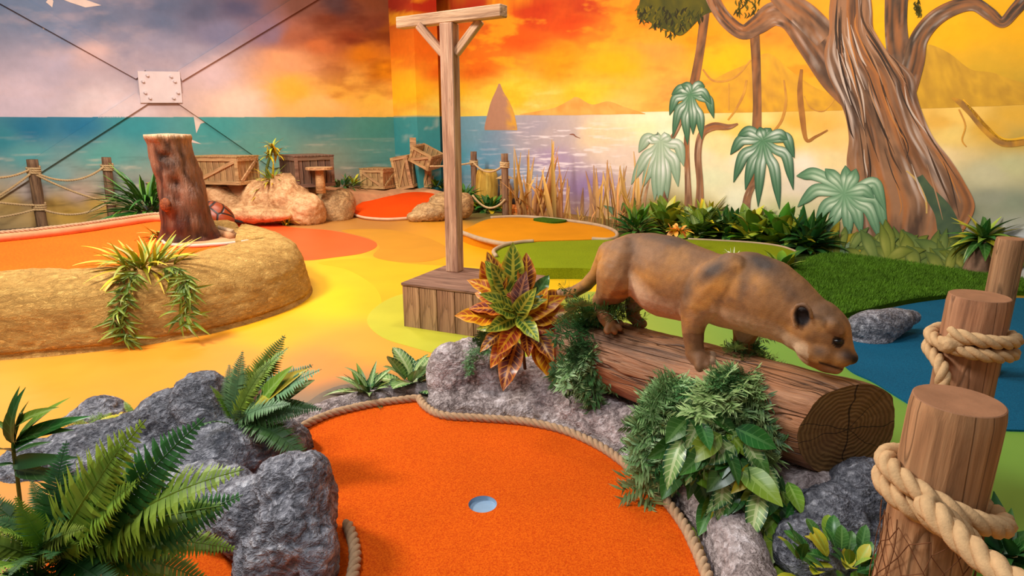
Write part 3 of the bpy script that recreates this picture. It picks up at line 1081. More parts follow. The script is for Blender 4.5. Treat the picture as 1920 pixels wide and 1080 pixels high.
def slab(name, pts, z0, z1, mt, label, cat, n=6, side=None):
    V, Fc = poly_geo(px_poly(pts, z1, n), z0, z1)
    o = part(name, V, Fc, mt, None, False)
    tag(o, label, cat)
    return o


# front orange green with its cup
HOLE = G(905, 945, 0.02)
ROPE_R = [(785, 746), (800, 764), (832, 779), (900, 784), (985, 791), (1060, 808), (1130, 840), (1190, 884), (1240, 930), (1280, 980), (1306, 1030), (1326, 1080), (1345, 1140), (1355, 1200)]
ROPE_L = [(566, 800), (620, 776), (700, 757), (785, 746)]
outline = [(540, 860), (566, 800)] + ROPE_L[1:] + ROPE_R[1:] + [(1300, 1290), (700, 1290), (150, 1290), (60, 1120), (150, 1010), (400, 940)]


def front_green():
    z = 0.02
    P = px_poly(outline, z, 5)[:, :2]
    bm = bmesh.new()
    vs = [bm.verts.new((p[0], p[1], z)) for p in P]
    es = [bm.edges.new((vs[i], vs[(i + 1) % len(vs)])) for i in range(len(vs))]
    r = 0.054
    n = 40
    hs = [bm.verts.new((HOLE[0] + r * math.cos(k * 2 * math.pi / n), HOLE[1] + r * math.sin(k * 2 * math.pi / n), z)) for k in range(n)]
    es += [bm.edges.new((hs[i], hs[(i + 1) % n])) for i in range(n)]
    bmesh.ops.triangle_fill(bm, use_beauty=True, edges=es)
    bmesh.ops.recalc_face_normals(bm, faces=bm.faces[:])
    for f in bm.faces:
        if f.normal.z < 0:
            f.normal_flip()
    bm.verts.index_update()
    V = np.array([v.co[:] for v in bm.verts])
    Fc = [tuple(v.index for v in f.verts) for f in bm.faces]
    bm.free()
    root = thing('putting_green', 'speckled orange carpet putting green with a golf cup', 'putting green', (HOLE[0], HOLE[1], 0))
    part('carpet', V, Fc, CARPET_O, root, False)
    # turf fibres: stand-up pile near the cup and along the near edge is left to the carpet material
    a = np.arange(n) * 2 * math.pi / n
    ring = lambda rr, zz: np.stack([HOLE[0] + rr * np.cos(a), HOLE[1] + rr * np.sin(a), np.full(n, zz)], 1)
    V = np.concatenate([ring(r, z), ring(r, z - 0.018), ring(r * 0.97, z - 0.0185), [[HOLE[0], HOLE[1], z - 0.0186]]])
    Fc = []
    for k in range(2):
        for j in range(n):
            Fc.append((k * n + j, k * n + (j + 1) % n, (k + 1) * n + (j + 1) % n, (k + 1) * n + j))
    for j in range(n):
        Fc.append((2 * n + j, 2 * n + (j + 1) % n, 3 * n))
    part('golf_cup', V, Fc, m_flat('cup_plastic', C(140, 168, 196), 0.35, 0.5, 0.06, 20), root, True, label='white plastic golf cup with reflected grey-blue light in its colour')  # reflected grey-blue light is put into the white plastic's colour
    return root


front_green()

slab('putting_green', [(922, 476), (940, 463), (1000, 454), (1080, 451), (1150, 449), (1290, 449), (1400, 455), (1460, 462), (1490, 472), (1480, 486), (1430, 504), (1350, 520), (1200, 522), (1110, 504), (1000, 502), (945, 494)], 0.0, 0.11, CARPET_G, 'olive green raised putting green behind the puma', 'putting green')
slab('putting_green', [(868, 438), (884, 424), (920, 410), (980, 408), (1050, 414), (1120, 424), (1150, 434), (1154, 446), (1100, 449), (1000, 452), (962, 456), (915, 452)], 0.0, 0.10, CARPET_Y, 'ochre putting green running back towards the reeds', 'putting green')
GRASS_D = [(1462, 524), (1486, 502), (1515, 486), (1560, 476), (1640, 484), (1760, 501), (1850, 514), (1960, 530), (2100, 550), (2100, 566), (1920, 546), (1800, 551), (1700, 562), (1620, 580), (1540, 592), (1480, 560)]
gd = slab('turf_lawn', GRASS_D, 0.0, 0.04, TURF, 'dark green shaggy artificial turf lawn under the painted tree', 'lawn')
slab('blue_carpet', [(1560, 646), (1592, 612), (1660, 580), (1760, 562), (1860, 557), (2060, 574), (2200, 680), (2150, 800), (1920, 806), (1800, 794), (1720, 764), (1640, 716), (1590, 690)], 0.0, 0.012, CARPET_B, 'deep blue carpet pond beside the rope posts', 'carpet')


def slope_green():
    pts = [(664, 398), (668, 386), (690, 374), (720, 366), (745, 361), (790, 360), (815, 364), (822, 376), (806, 391), (780, 404), (730, 407), (690, 405)]
    zz = lambda y: 0.03 + 0.19 * (407 - y) / 47.0
    P = catmull([G(x, y, zz(y)) for x, y in pts], 5, True)
    V, Fc = poly_geo(P, 0.0, 1.0)
    for v in V:
        if v[2] > 0.5:
            k = np.argmin(((P[:, :2] - v[:2]) ** 2).sum(1))
            v[2] = P[k, 2]
    o = part('putting_green', V, Fc, CARPET_R, None, False)
    tag(o, 'small sloping red-orange putting green by the wooden crates', 'putting green')


slope_green()


def grass_blades():
    rg = np.random.default_rng(3)
    P = px_poly(GRASS_D, 0.04, 4)[:, :2]
    lo, hi = P.min(0), P.max(0)
    Q = rg.uniform(lo, hi, (90000, 2))
    ins = np.zeros(len(Q), bool)
    j = len(P) - 1
    for i in range(len(P)):
        c = ((P[i, 1] > Q[:, 1]) != (P[j, 1] > Q[:, 1])) & (Q[:, 0] < (P[j, 0] - P[i, 0]) * (Q[:, 1] - P[i, 1]) / (P[j, 1] - P[i, 1] + 1e-12) + P[i, 0])
        ins ^= c
        j = i
    Q = Q[ins][:42000]
    n = len(Q)
    a = rg.uniform(0, 2 * math.pi, n)
    h = rg.uniform(0.02, 0.045, n)
    w = 0.004
    ln = rg.uniform(-0.022, 0.022, (n, 2))
    B = np.c_[Q, np.full(n, 0.038)]
    d = np.c_[np.cos(a), np.sin(a), np.zeros(n)] * w
    T = B + np.c_[ln, h]
    V = np.stack([B - d, B + d, T], 1).reshape(-1, 3)
    Fc = np.arange(3 * n).reshape(-1, 3)
    o = part('grass_pile', V, Fc, m_flat('turf_blade', C(84, 124, 22), 0.75, 0.25, 0.3, 9), gd, False)
    o['kind'] = 'stuff'


grass_blades()
# ================================================================== LARGE OBJECTS: sand bank, raised green, sandstone, stump
SAND = m_plaster('sand_plaster', C(164, 118, 58), C(208, 160, 86), C(234, 190, 110), 1.0, 0.9, (1, 1, 2.2))
PINKSAND = m_flat('pink_sand_plaster', C(205, 150, 105), 0.85, 0.2, 0.2, 6.0, 0.5)
ROCK_G = m_rock('grey_rock', C(64, 65, 74), C(146, 146, 156), C(214, 214, 222), 1.0, 1.0)
ROCK_D = m_rock('dark_grey_rock', C(54, 56, 66), C(122, 124, 134), C(194, 194, 204), 1.15, 1.0)
ROCK_P = m_rock('pinkish_rock', C(104, 90, 88), C(186, 170, 168), C(236, 224, 226), 1.1, 0.9)
ROCK_S = m_rock('sandstone', C(168, 118, 74), C(214, 164, 112), C(236, 192, 142), 0.5, 0.45)
ROCK_B = m_rock('brown_sandstone', C(130, 98, 62), C(186, 146, 96), C(220, 182, 126), 0.6, 0.5)
ROPE_M = m_flat('manila_rope', C(200, 164, 120), 0.9, 0.15, 0.16, 40, 0.4)
ROPE_K = m_flat('kerb_rope', C(186, 152, 118), 0.9, 0.15, 0.16, 40, 0.4)
ROPE_F = m_flat('fence_rope', C(206, 172, 124), 0.9, 0.15, 0.12, 30, 0.2)


def displaced(V, N, amp, scale, octv=5, seed=0, ridge=False):
    n = fbm(V * scale, octv, seed, 0.55)
    if ridge:
        n = 1 - 2 * np.abs(n) - 0.45
    return V + N * (amp * n)[:, None]


def rock(name, label, balls, voxel, mt, amp=0.03, scale=7.0, fine=0.008, seed=0, smooth=8, group=None, zmin=0.0, parent=None, cat='rock'):
    V, N, Fc = fuse([ball_geo(c, r, 3, rot) for c, r, rot in balls], voxel, smooth)
    V = displaced(V, N, amp, scale, 4, seed)
    V = displaced(V, N, fine, scale * 4.5, 4, seed + 5, True)
    if zmin is not None:
        V[:, 2] = np.maximum(V[:, 2], zmin - 0.008)
    base = np.array([V[:, 0].mean(), V[:, 1].mean(), max(V[:, 2].min(), 0.0)])
    o = link(name, new_mesh(name, V - base, Fc), mt, parent, base)
    if label:
        tag(o, label, cat, group)
    return o


def B(x, y, d, rx, ry, rz, a=0.0):
    """ellipsoid seen at pixel x, y at distance d (along +Y), radii in metres, turned by a"""
    return (Y(x, y, d), (rx, ry, rz), rotz(a))


def sand_bank():
    base = [(-420, 715), (-200, 692), (0, 676), (100, 668), (200, 657), (300, 643), (400, 625), (490, 600), (555, 575), (584, 552), (580, 530), (548, 506), (505, 486), (470, 476)]
    rim = [(-420, 535), (-200, 520), (0, 511), (100, 507), (200, 500), (300, 487), (370, 473), (430, 460), (470, 451), (492, 447), (490, 446), (478, 447), (460, 449), (440, 452)]
    Bp = catmull([G(x, y, 0) for x, y in base], 14)
    Rp = catmull([G(x, y, 0.42) for x, y in rim], 14)
    # outline of the crest lies between base and rim
    n = len(Bp)
    prof = [(0.0, 0.0), (0.03, 0.035), (0.02, 0.05), (0.05, 0.12), (0.09, 0.2), (0.14, 0.28), (0.22, 0.35), (0.34, 0.405), (0.50, 0.44), (0.66, 0.452), (0.82, 0.445), (0.95, 0.425), (1.0, 0.40), (1.0, 0.34)]
    pp = catmull(np.array([(a, b, 0) for a, b in prof]), 5)
    V = np.zeros((n, len(pp), 3))
    for j, (a, b, _) in enumerate(pp):
        V[:, j, 0] = Bp[:, 0] * (1 - a) + Rp[:, 0] * a
        V[:, j, 1] = Bp[:, 1] * (1 - a) + Rp[:, 1] * a
        V[:, j, 2] = b
    dv = np.gradient(V, axis=0)
    du = np.gradient(V, axis=1)
    N = np.cross(dv, du)
    N /= np.linalg.norm(N, axis=2)[..., None] + 1e-9
    m = np.clip((V[..., 2] - 0.02) / 0.05, 0, 1)
    nz = 0.030 * fbm(V * 3.0, 3, 5) + 0.016 * (0.5 - np.abs(fbm(V * np.array([5, 5, 13]), 4, 9))) + 0.006 * fbm(V * 30, 3, 2)
    V = V + N * (nz * m)[..., None]
    idx = np.arange(n * len(pp)).reshape(n, len(pp))
    Fc = np.stack([idx[:-1, :-1], idx[:-1, 1:], idx[1:, 1:], idx[1:, :-1]], -1).reshape(-1, 4)
    root = thing('sand_bank', 'long curved sand-coloured plaster bank with a raised red-orange green', 'sand bank', (*G(200, 640, 0)[:2], 0))
    part('bank', V.reshape(-1, 3), Fc, SAND, root)
    # raised carpet behind the rim
    back = [(445, 451), (400, 440), (345, 425), (300, 415), (230, 424), (160, 435), (80, 445), (0, 453), (-200, 472), (-420, 500)]
    P = np.concatenate([px_poly(rim, 0.385, 5, False), px_poly([(x, y) for x, y in back], 0.385, 5, False)])
    V, Fc = poly_geo(P, 0.0, 0.385)
    part('carpet', V, Fc, CARPET_T, root, False, label='tangerine carpet of the raised green')
    path = px_poly([(438, 447), (400, 436), (345, 422), (300, 412), (230, 421), (160, 432), (80, 442), (0, 450), (-200, 469), (-420, 497)], 0.40, 8, False)
    V, Fc = tube_geo(path + np.array([0, 0, 0.02]), 0.045, 8)
    part('rim', V, Fc, PINKSAND, root, label='pinkish plaster kerb')
    V, Fc = rope_geo(path + np.array([0, 0, 0.065]), 0.022, 0.11, 7, 5)
    part('kerb_rope', V, Fc, ROPE_K, root)
    # plaster island that carries the stump, with its pale lip
    isl = [(306, 452), (322, 459), (360, 461), (400, 459), (436, 456), (470, 450), (440, 440), (400, 428), (360, 424), (322, 432)]
    P = px_poly(isl, 0.40, 6)
    V, Fc = poly_geo(P, 0.37, 0.40)
    part('island', V, Fc, PINKSAND, root, False)
    V, Fc = tube_geo(np.vstack([P, P[:2]]), 0.017, 6)
    part('island_lip', V, Fc, m_flat('pale_lip', C(226, 190, 170), 0.7, 0.3, 0.1), root)


sand_bank()


def m_drift():
    t = NT('driftwood')
    a = t.noise(4, 5, (5, 5, 0.8), 0.6, 0.7)
    b = t.noise(10, 4, (6, 6, 0.8), 0.6, 0.4)
    h = t.math('ADD', a, t.math('MULTIPLY', b, 0.5))
    t.bump(h, 0.9, 0.03)
    return t.done(t.mix(1.0, t.attr(), t.ramp(t.math('MULTIPLY', h, 0.66), [(0.3, grey(0.55)), (0.7, grey(1.3))]), 'MULTIPLY'), 0.5, 0.4)


DRIFT = m_drift()


def stump():
    b = G(355, 446, 0.40)
    t_ = Y(314, 252, b[1] - 0.05)
    c = thing('tree_stump', 'weathered leaning dark-brown driftwood stump standing on the raised green', 'stump', b)
    n = 46
    k = 48
    s = np.linspace(0, 1, n)
    ax = b[None] + (t_ - b)[None] * s[:, None] + np.array([0.05, 0, 0])[None] * np.sin(s * math.pi)[:, None] * 0.6
    dpt = depth(b)
    rad = np.interp(s, [0, 0.06, 0.18, 0.45, 0.75, 0.92, 0.97, 1.0], np.array([48, 43, 39, 35, 30, 29, 33, 32])) * dpt / F
    a = np.arange(k) * 2 * math.pi / k
    V = ax[:, None] + rad[:, None, None] * np.stack([np.cos(a), np.sin(a), np.zeros(k)], 1)[None]
    dirs = np.stack([np.cos(a), np.sin(a), np.zeros(k)], 1)[None] * np.ones((n, 1, 1))
    q = np.stack([np.cos(a)[None] * 1.3 * np.ones((n, 1)), np.sin(a)[None] * 1.3 * np.ones((n, 1)), s[:, None] * 2.2 * np.ones((1, k))], -1)
    nz = 0.045 * fbm(q * 1.6, 4, 3) + 0.024 * (1 - 2 * np.abs(fbm(q * np.array([3.2, 3.2, 1.2]), 4, 8)))
    # knots: one big branch scar low on the near side, hollows higher up
    for (ka, ks, am, w1, w2) in ((-1.75, 0.36, 0.05, 0.30, 0.06), (-1.5, 0.80, -0.035, 0.25, 0.03), (-1.35, 0.56, -0.03, 0.25, 0.04), (-0.6, 0.42, 0.03, 0.4, 0.1), (-0.9, 0.15, 0.03, 0.5, 0.08)):
        da = (a[None] - ka + math.pi) % (2 * math.pi) - math.pi
        nz = nz + am * np.exp(-(da / w1) ** 2 - ((s[:, None] - ks) / w2) ** 2)
    V = V + dirs * nz[..., None]
    idx = np.arange(n * k).reshape(n, k)
    Fc = []
    for i in range(n - 1):
        for j in range(k):
            Fc.append((idx[i, j], idx[i, (j + 1) % k], idx[i + 1, (j + 1) % k], idx[i + 1, j]))
    V = np.vstack([V.reshape(-1, 3), ax[-1] + [0, 0, 0.01]])
    for j in range(k):
        Fc.append((idx[-1, j], idx[-1, (j + 1) % k], n * k))
    # colour: pale top, darker and redder towards the foot
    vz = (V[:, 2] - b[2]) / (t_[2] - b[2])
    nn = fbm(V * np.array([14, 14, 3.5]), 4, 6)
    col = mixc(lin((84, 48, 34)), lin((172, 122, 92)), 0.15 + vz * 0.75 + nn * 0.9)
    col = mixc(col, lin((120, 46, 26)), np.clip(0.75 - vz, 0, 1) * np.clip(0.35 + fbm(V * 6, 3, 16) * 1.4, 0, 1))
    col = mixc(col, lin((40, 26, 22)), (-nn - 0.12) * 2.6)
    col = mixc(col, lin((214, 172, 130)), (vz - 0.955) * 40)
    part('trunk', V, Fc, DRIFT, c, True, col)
    # sawn branch scar
    kc = b + (t_ - b) * 0.36 + np.array([-0.02, -0.235, 0.0])
    rm = axes((-0.25, -1, 0.12))
    V, Fc = ball_geo(kc, (0.035, 0.055, 0.062), 3, rm)
    part('branch_scar', V, Fc, m_wood('scar_wood', C(96, 46, 22), C(150, 80, 40), C(190, 110, 60), 1), c, True)


stump()

# sandstone rockwork along the sea wall: shelf, boulders and kerb are one moulded piece
RW = thing('sandstone_rockwork', 'moulded sandstone shelf and boulders along the sea wall under the crates', 'rockwork', (*G(560, 412, 0)[:2], 0))


def boulder(label, balls, voxel, mt, amp, scale, fine, seed, zmin=0.0):
    V, N, Fc = fuse([ball_geo(c, r, 3, rot) for c, r, rot in balls], voxel, 8)
    V = displaced(V, N, amp, scale, 4, seed)
    V = displaced(V, N, fine, scale * 4.5, 4, seed + 5, True)
    V[:, 2] = np.maximum(V[:, 2], zmin - 0.008)
    return part('boulder', V, Fc, mt, RW, label=label)


boulder('pale peach sandstone boulder with a smooth round crown under the long crate', [B(412, 392, 9.6, 0.36, 0.35, 0.42), B(395, 380, 9.8, 0.3, 0.3, 0.30), B(440, 398, 9.5, 0.25, 0.25, 0.3)], 0.03, ROCK_S, 0.05, 3.5, 0.02, 3)
boulder('large golden sandstone boulder holding the spiky flowering plant', [B(505, 388, 9.5, 0.42, 0.4, 0.46), B(540, 378, 9.5, 0.36, 0.4, 0.42), B(572, 396, 9.3, 0.30, 0.32, 0.30), B(470, 402, 9.4, 0.4, 0.32, 0.24)], 0.03, ROCK_S, 0.07, 3.2, 0.022, 9)
boulder('brownish rounded boulder beside the flat-topped post', [B(622, 396, 9.8, 0.36, 0.34, 0.34), B(640, 388, 9.9, 0.22, 0.3, 0.30)], 0.03, ROCK_B, 0.04, 3.5, 0.01, 15)
boulder('low dusty pink boulder half hidden behind the stump', [B(310, 402, 8.3, 0.34, 0.3, 0.30)], 0.03, ROCK_B, 0.04, 3.5, 0.01, 17)
boulder('low slab of pink sandstone in front of the golden boulder', [B(458, 402, 9.0, 0.62, 0.2, 0.12), B(500, 404, 9.0, 0.4, 0.2, 0.10)], 0.03, ROCK_S, 0.03, 4, 0.01, 19)
boulder('rough tan boulder against the sloping red-orange green', [B(806, 398, 9.6, 0.30, 0.22, 0.14, -0.5), B(830, 382, 9.8, 0.22, 0.25, 0.2), B(782, 405, 9.5, 0.16, 0.14, 0.08)], 0.025, ROCK_B, 0.04, 4.5, 0.02, 21)
boulder('smooth ochre boulder beside the rope fence post', [B(868, 386, 9.7, 0.17, 0.2, 0.22)], 0.025, ROCK_B, 0.03, 3.5, 0.008, 23)
rock('sand_lump', 'small sandy lump on the raised green at the foot of the stump', [(G(408, 432, 0.42) + [0, 0, -0.02], (0.22, 0.2, 0.12), rotz(0)), (G(440, 440, 0.40), (0.16, 0.14, 0.06), rotz(0))], 0.02, SAND, 0.03, 6, 0.01, 27, zmin=0.36)


def ledge():
    """sand shelf along the wall that the crates stand on"""
    P1 = []
    for x, y, z in [(345, 372, 0.52), (390, 345, 0.56), (440, 346, 0.56), (520, 348, 0.54), (590, 352, 0.46), (640, 356, 0.36), (700, 362, 0.26), (760, 357, 0.25), (810, 356, 0.25), (842, 362, 0.22)]:
        P1.append(G(x, y, z))
    P1 = catmull(P1, 8)
    n = len(P1)
    rows = []
    # wall side, crest, front lip, foot
    for p in P1:
        k = (p - WL0) @ NL
        foot = np.array([p[0], p[1], 0]) + NL * 0.30
        wallp = p - NL * (k - 0.012)
        wallp[2] = p[2] + 0.04
        rows.append([wallp, p * 0.5 + wallp * 0.5, p, p + NL * 0.12 + [0, 0, -0.07], foot * 0.6 + p * 0.4 + NL * 0.05, foot])
    V = np.array([catmull(r, 5) for r in rows])
    m = V.shape[1]
    V = V + (0.022 * fbm(V * 4, 4, 7) + 0.008 * fbm(V * 18, 3, 8))[..., None] * np.array([0.2, -0.3, 1.0])
    idx = np.arange(n * m).reshape(n, m)
    Fc = np.stack([idx[:-1, :-1], idx[:-1, 1:], idx[1:, 1:], idx[1:, :-1]], -1).reshape(-1, 4)
    part('shelf', V.reshape(-1, 3), Fc, PINKSAND, RW)
    V, Fc = tube_geo(px_poly([(660, 399), (668, 404), (690, 409), (730, 411), (780, 408)], 0.03, 8, False), 0.022, 6)
    part('kerb', V, Fc, m_flat('pale_kerb', C(220, 176, 140), 0.6, 0.3, 0.1), RW, label='pale kerb in front of the sloping green')


ledge()

# ================================================================== wooden T post on its plank box
WOOD_P = m_wood('weathered_post_wood', C(150, 108, 82), C(200, 156, 122), C(228, 190, 154), 2, 1.0, 0.22)
WOOD_H = m_wood('weathered_beam_wood', C(150, 108, 82), C(200, 156, 122), C(228, 190, 154), 0, 1.0, 0.22)
WOOD_B = m_wood('plank_box_wood', C(112, 80, 60), C(166, 126, 96), C(196, 154, 120), 2, 1.0, 0.35)
WOOD_T = m_wood('box_top_wood', C(100, 72, 56), C(140, 104, 82), C(166, 130, 104), 0, 1.0, 0.35)
GAPM = m_flat('dark_gap', C(40, 28, 22), 0.9, 0.1)


def plank_box_post():
    zt = 0.33
    p0 = G(754, 515, zt)          # left top corner
    pl = G(757, 612, 0)
    f1 = G(880, 548, zt)
    # front-face direction from the visible top edge
    d = np.array([math.cos(R(-24)), math.sin(R(-24)), 0])
    e = np.array([-d[1], d[0], 0])       # to the back
    W, Dp = 0.86, 0.62
    o0 = np.array([pl[0], pl[1], 0.0])
    # fit: rotate so that the box's right back corner lands near pixel 1045, 505
    c = o0 + d * W / 2 + e * Dp / 2
    rm = np.stack([d, e, [0, 0, 1.0]], 1)
    root = thing('plank_box', 'weathered plank box carrying the T-shaped post', 'box', (c[0], c[1], 0))
    V, Fc = box_geo(c + [0, 0, zt / 2 - 0.012], (W - 0.03, Dp - 0.03, zt - 0.03), rm)
    part('core', V, Fc, GAPM, root, False)
    nf = 6
    w = W / nf
    for i in range(nf):
        for sd, dep in ((-1, Dp), (1, Dp)):
            cc = c + d * (-W / 2 + w * (i + 0.5)) + e * sd * (Dp / 2 - 0.009)
            V, Fc = box_geo(np.zeros(3), (w - 0.005, 0.018, zt - 0.024), None, 0.003)
            q = link('plank', new_mesh('plank', V, Fc, False), WOOD_B, root)
            q.matrix_local = Matrix.Translation(Vector(cc + [0, 0, (zt - 0.024) / 2] - np.array([c[0], c[1], 0]))) @ Matrix(rm.tolist()).to_4x4()
    ns = 5
    w = (Dp - 0.036) / ns
    for i in range(ns):
        for sd in (-1, 1):
            cc = c + e * (-Dp / 2 + 0.018 + w * (i + 0.5)) + d * sd * (W / 2 - 0.009)
            V, Fc = box_geo(np.zeros(3), (0.018, w - 0.005, zt - 0.024), None, 0.003)
            q = link('plank', new_mesh('plank', V, Fc, False), WOOD_B, root)
            q.matrix_local = Matrix.Translation(Vector(cc + [0, 0, (zt - 0.024) / 2] - np.array([c[0], c[1], 0]))) @ Matrix(rm.tolist()).to_4x4()
    V, Fc = box_geo(np.zeros(3), (W + 0.01, Dp + 0.01, 0.022), None, 0.004)
    q = link('lid', new_mesh('lid', V, Fc, False), WOOD_T, root)
    q.matrix_local = Matrix.Translation((0, 0, zt - 0.011)) @ Matrix(rm.tolist()).to_4x4()
    # the post
    pb = G(853, 508, zt)
    pr = thing('t_post', 'tall weathered wooden T-shaped post with two diagonal braces', 'post', pb)
    pw = 0.105
    top = Y(838, 44, pb[1])[2]
    hb = top - zt
    R4 = Matrix(rm.tolist()).to_4x4()

    def add(name, size, ctr, rot=None, mt=WOOD_P):
        V, Fc = box_geo(np.zeros(3), size, None, 0.006)
        o = link(name, new_mesh(name, V, Fc, False), mt, pr)
        o.matrix_local = R4 @ Matrix.Translation(ctr) @ (rot.to_4x4() if rot else Matrix.Identity(4))
        return o
    add('upright', (pw, pw * 0.95, hb), (0, 0, hb / 2))
    # beam direction is turned a little against the box
    add('cross_beam', (0.93, 0.085, 0.078), (0.0, 0, hb + 0.039), Matrix.Rotation(R(-9), 3, 'Z'), WOOD_H)
    for sgn in (-1, 1):
        L = 0.285
        add('brace', (L, 0.05, 0.055), (sgn * (pw / 2 + L * 0.335) + (0.0), 0, hb - L * 0.345), Matrix.Rotation(-sgn * R(46), 3, 'Y'), WOOD_H)


plank_box_post()
# ================================================================== front rockwork, rope kerb, log, puma, rope posts
def rope(name, label, P, r, mt, pitch=None, seg=9, k=6, cat='rope', parent=None, group=None):
    V, Fc = rope_geo(P, r, pitch, seg, k)
    if parent is not None:
        return part(name, V, Fc, mt, parent)
    o = part(name, V, Fc, mt)
    return tag(o, label, cat, group)


LOG0 = np.array([0.30, 2.95, 0.335])
LOG1 = np.array([1.215, 2.02, 0.345])
LU = (LOG1 - LOG0) / np.linalg.norm(LOG1 - LOG0)
LR0, LR1 = 0.165, 0.182



# rim rock that follows the right edge of the orange green
def rim_rock():
    balls = []
    path = [(860, 742, 0.14, 0.15, 0.24), (900, 738, 0.15, 0.16, 0.26), (960, 742, 0.15, 0.16, 0.22), (1030, 754, 0.14, 0.15, 0.19), (1100, 776, 0.13, 0.14, 0.17), (1170, 812, 0.13, 0.13, 0.16), (1235, 860, 0.13, 0.13, 0.15), (1300, 922, 0.12, 0.12, 0.14), (1350, 985, 0.11, 0.11, 0.13), (1385, 1050, 0.10, 0.11, 0.12), (1405, 1120, 0.10, 0.10, 0.12), (1415, 1190, 0.10, 0.10, 0.12)]
    P = np.array([(*G(x, y, 0)[:2], a, b, c) for x, y, a, b, c in path])
    P = catmull(P, 5)
    for p in P:
        balls.append(((p[0], p[1], 0.0), (p[2], p[3], p[4]), rotz(0)))
    low = catmull(np.array([G(x, y, 0) for x, y in ROPE_R[1:]]), 6)
    tg = np.gradient(low, axis=0)
    nn = np.stack([-tg[:, 1], tg[:, 0], 0 * tg[:, 0]], 1)
    nn /= np.linalg.norm(nn, axis=1)[:, None] + 1e-9
    if nn[10] @ (low[10] - HOLE * np.array([1, 1, 0])) < 0:
        nn = -nn
    for q in low + nn * 0.105:
        balls.append(((q[0], q[1], 0.0), (0.088, 0.088, 0.075), rotz(0)))
    # tall rounded nose at the far end, and shoulders that carry the log
    balls += [((*G(846, 738, 0)[:2], 0.06), (0.13, 0.14, 0.24), rotz(0)), ((*G(884, 728, 0)[:2], 0.1), (0.15, 0.16, 0.2), rotz(0))]
    for x, y, r_, h in ((1010, 735, 0.2, 0.2), (1120, 760, 0.2, 0.18), (1230, 830, 0.18, 0.17), (1330, 900, 0.18, 0.16)):
        balls.append(((*G(x, y, 0)[:2], 0.0), (r_, r_, h), rotz(0)))
    for f_ in np.linspace(0.0, 0.95, 9):
        q = LOG0 + (LOG1 - LOG0) * f_
        balls.append(((q[0] - 0.04, q[1] - 0.05, 0.0), (0.21, 0.21, 0.185), rotz(0)))
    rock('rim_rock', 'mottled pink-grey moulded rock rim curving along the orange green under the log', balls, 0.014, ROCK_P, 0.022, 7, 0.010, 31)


rim_rock()
kerb = np.concatenate([px_poly(ROPE_L, 0.034, 8, False)[:-1], px_poly(ROPE_R, 0.034, 8, False)])
rope('kerb_rope', 'twisted tan rope laid round the far and right edge of the orange green', kerb, 0.021, ROPE_K, 0.10, 9, 6)
rope('kerb_rope', 'short twisted rope end beside the front grey rock', px_poly([(650, 982), (660, 1006), (666, 1040), (660, 1085), (640, 1150)], 0.034, 8, False), 0.021, ROPE_K, 0.10, 9, 6)
# low grey kerb behind the far rope
V, N, Fc = fuse([ball_geo((*G(x, y, 0)[:2], 0.0), (0.085, 0.07, 0.05), 2) for x, y in catmull(np.array([(575, 786), (630, 764), (700, 746), (770, 734), (810, 732)], float), 7)], 0.012, 6)
V = displaced(V, N, 0.012, 14, 4, 3)
V[:, 2] = np.maximum(V[:, 2], -0.008)
tag(part('rock_kerb', V, Fc, ROCK_P), 'low grey moulded kerb behind the far stretch of rope', 'kerb')

# grey rocks on the left
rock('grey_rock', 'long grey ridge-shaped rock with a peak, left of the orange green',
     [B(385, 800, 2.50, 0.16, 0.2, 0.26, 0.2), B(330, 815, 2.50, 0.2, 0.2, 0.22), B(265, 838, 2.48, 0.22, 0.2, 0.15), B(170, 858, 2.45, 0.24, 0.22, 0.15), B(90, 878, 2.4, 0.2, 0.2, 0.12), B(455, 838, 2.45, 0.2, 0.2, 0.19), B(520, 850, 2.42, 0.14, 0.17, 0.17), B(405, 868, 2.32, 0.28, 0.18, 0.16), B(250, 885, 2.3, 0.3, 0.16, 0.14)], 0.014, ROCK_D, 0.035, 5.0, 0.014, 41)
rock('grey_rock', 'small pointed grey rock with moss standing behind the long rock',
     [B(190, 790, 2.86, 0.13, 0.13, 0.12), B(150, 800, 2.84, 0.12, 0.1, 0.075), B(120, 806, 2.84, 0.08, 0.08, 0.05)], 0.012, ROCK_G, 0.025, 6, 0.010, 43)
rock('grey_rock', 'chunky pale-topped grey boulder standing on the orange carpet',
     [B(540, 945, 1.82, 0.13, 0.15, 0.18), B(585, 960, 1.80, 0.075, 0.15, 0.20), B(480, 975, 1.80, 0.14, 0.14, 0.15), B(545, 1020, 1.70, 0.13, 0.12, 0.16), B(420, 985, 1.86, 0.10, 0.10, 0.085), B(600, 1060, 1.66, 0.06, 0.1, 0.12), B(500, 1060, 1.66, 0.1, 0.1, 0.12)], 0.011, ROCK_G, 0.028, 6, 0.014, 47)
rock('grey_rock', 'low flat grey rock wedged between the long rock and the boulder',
     [B(385, 925, 2.05, 0.2, 0.13, 0.10), B(330, 935, 2.05, 0.16, 0.13, 0.09), B(300, 960, 2.0, 0.2, 0.15, 0.1)], 0.012, ROCK_G, 0.025, 6, 0.010, 51)
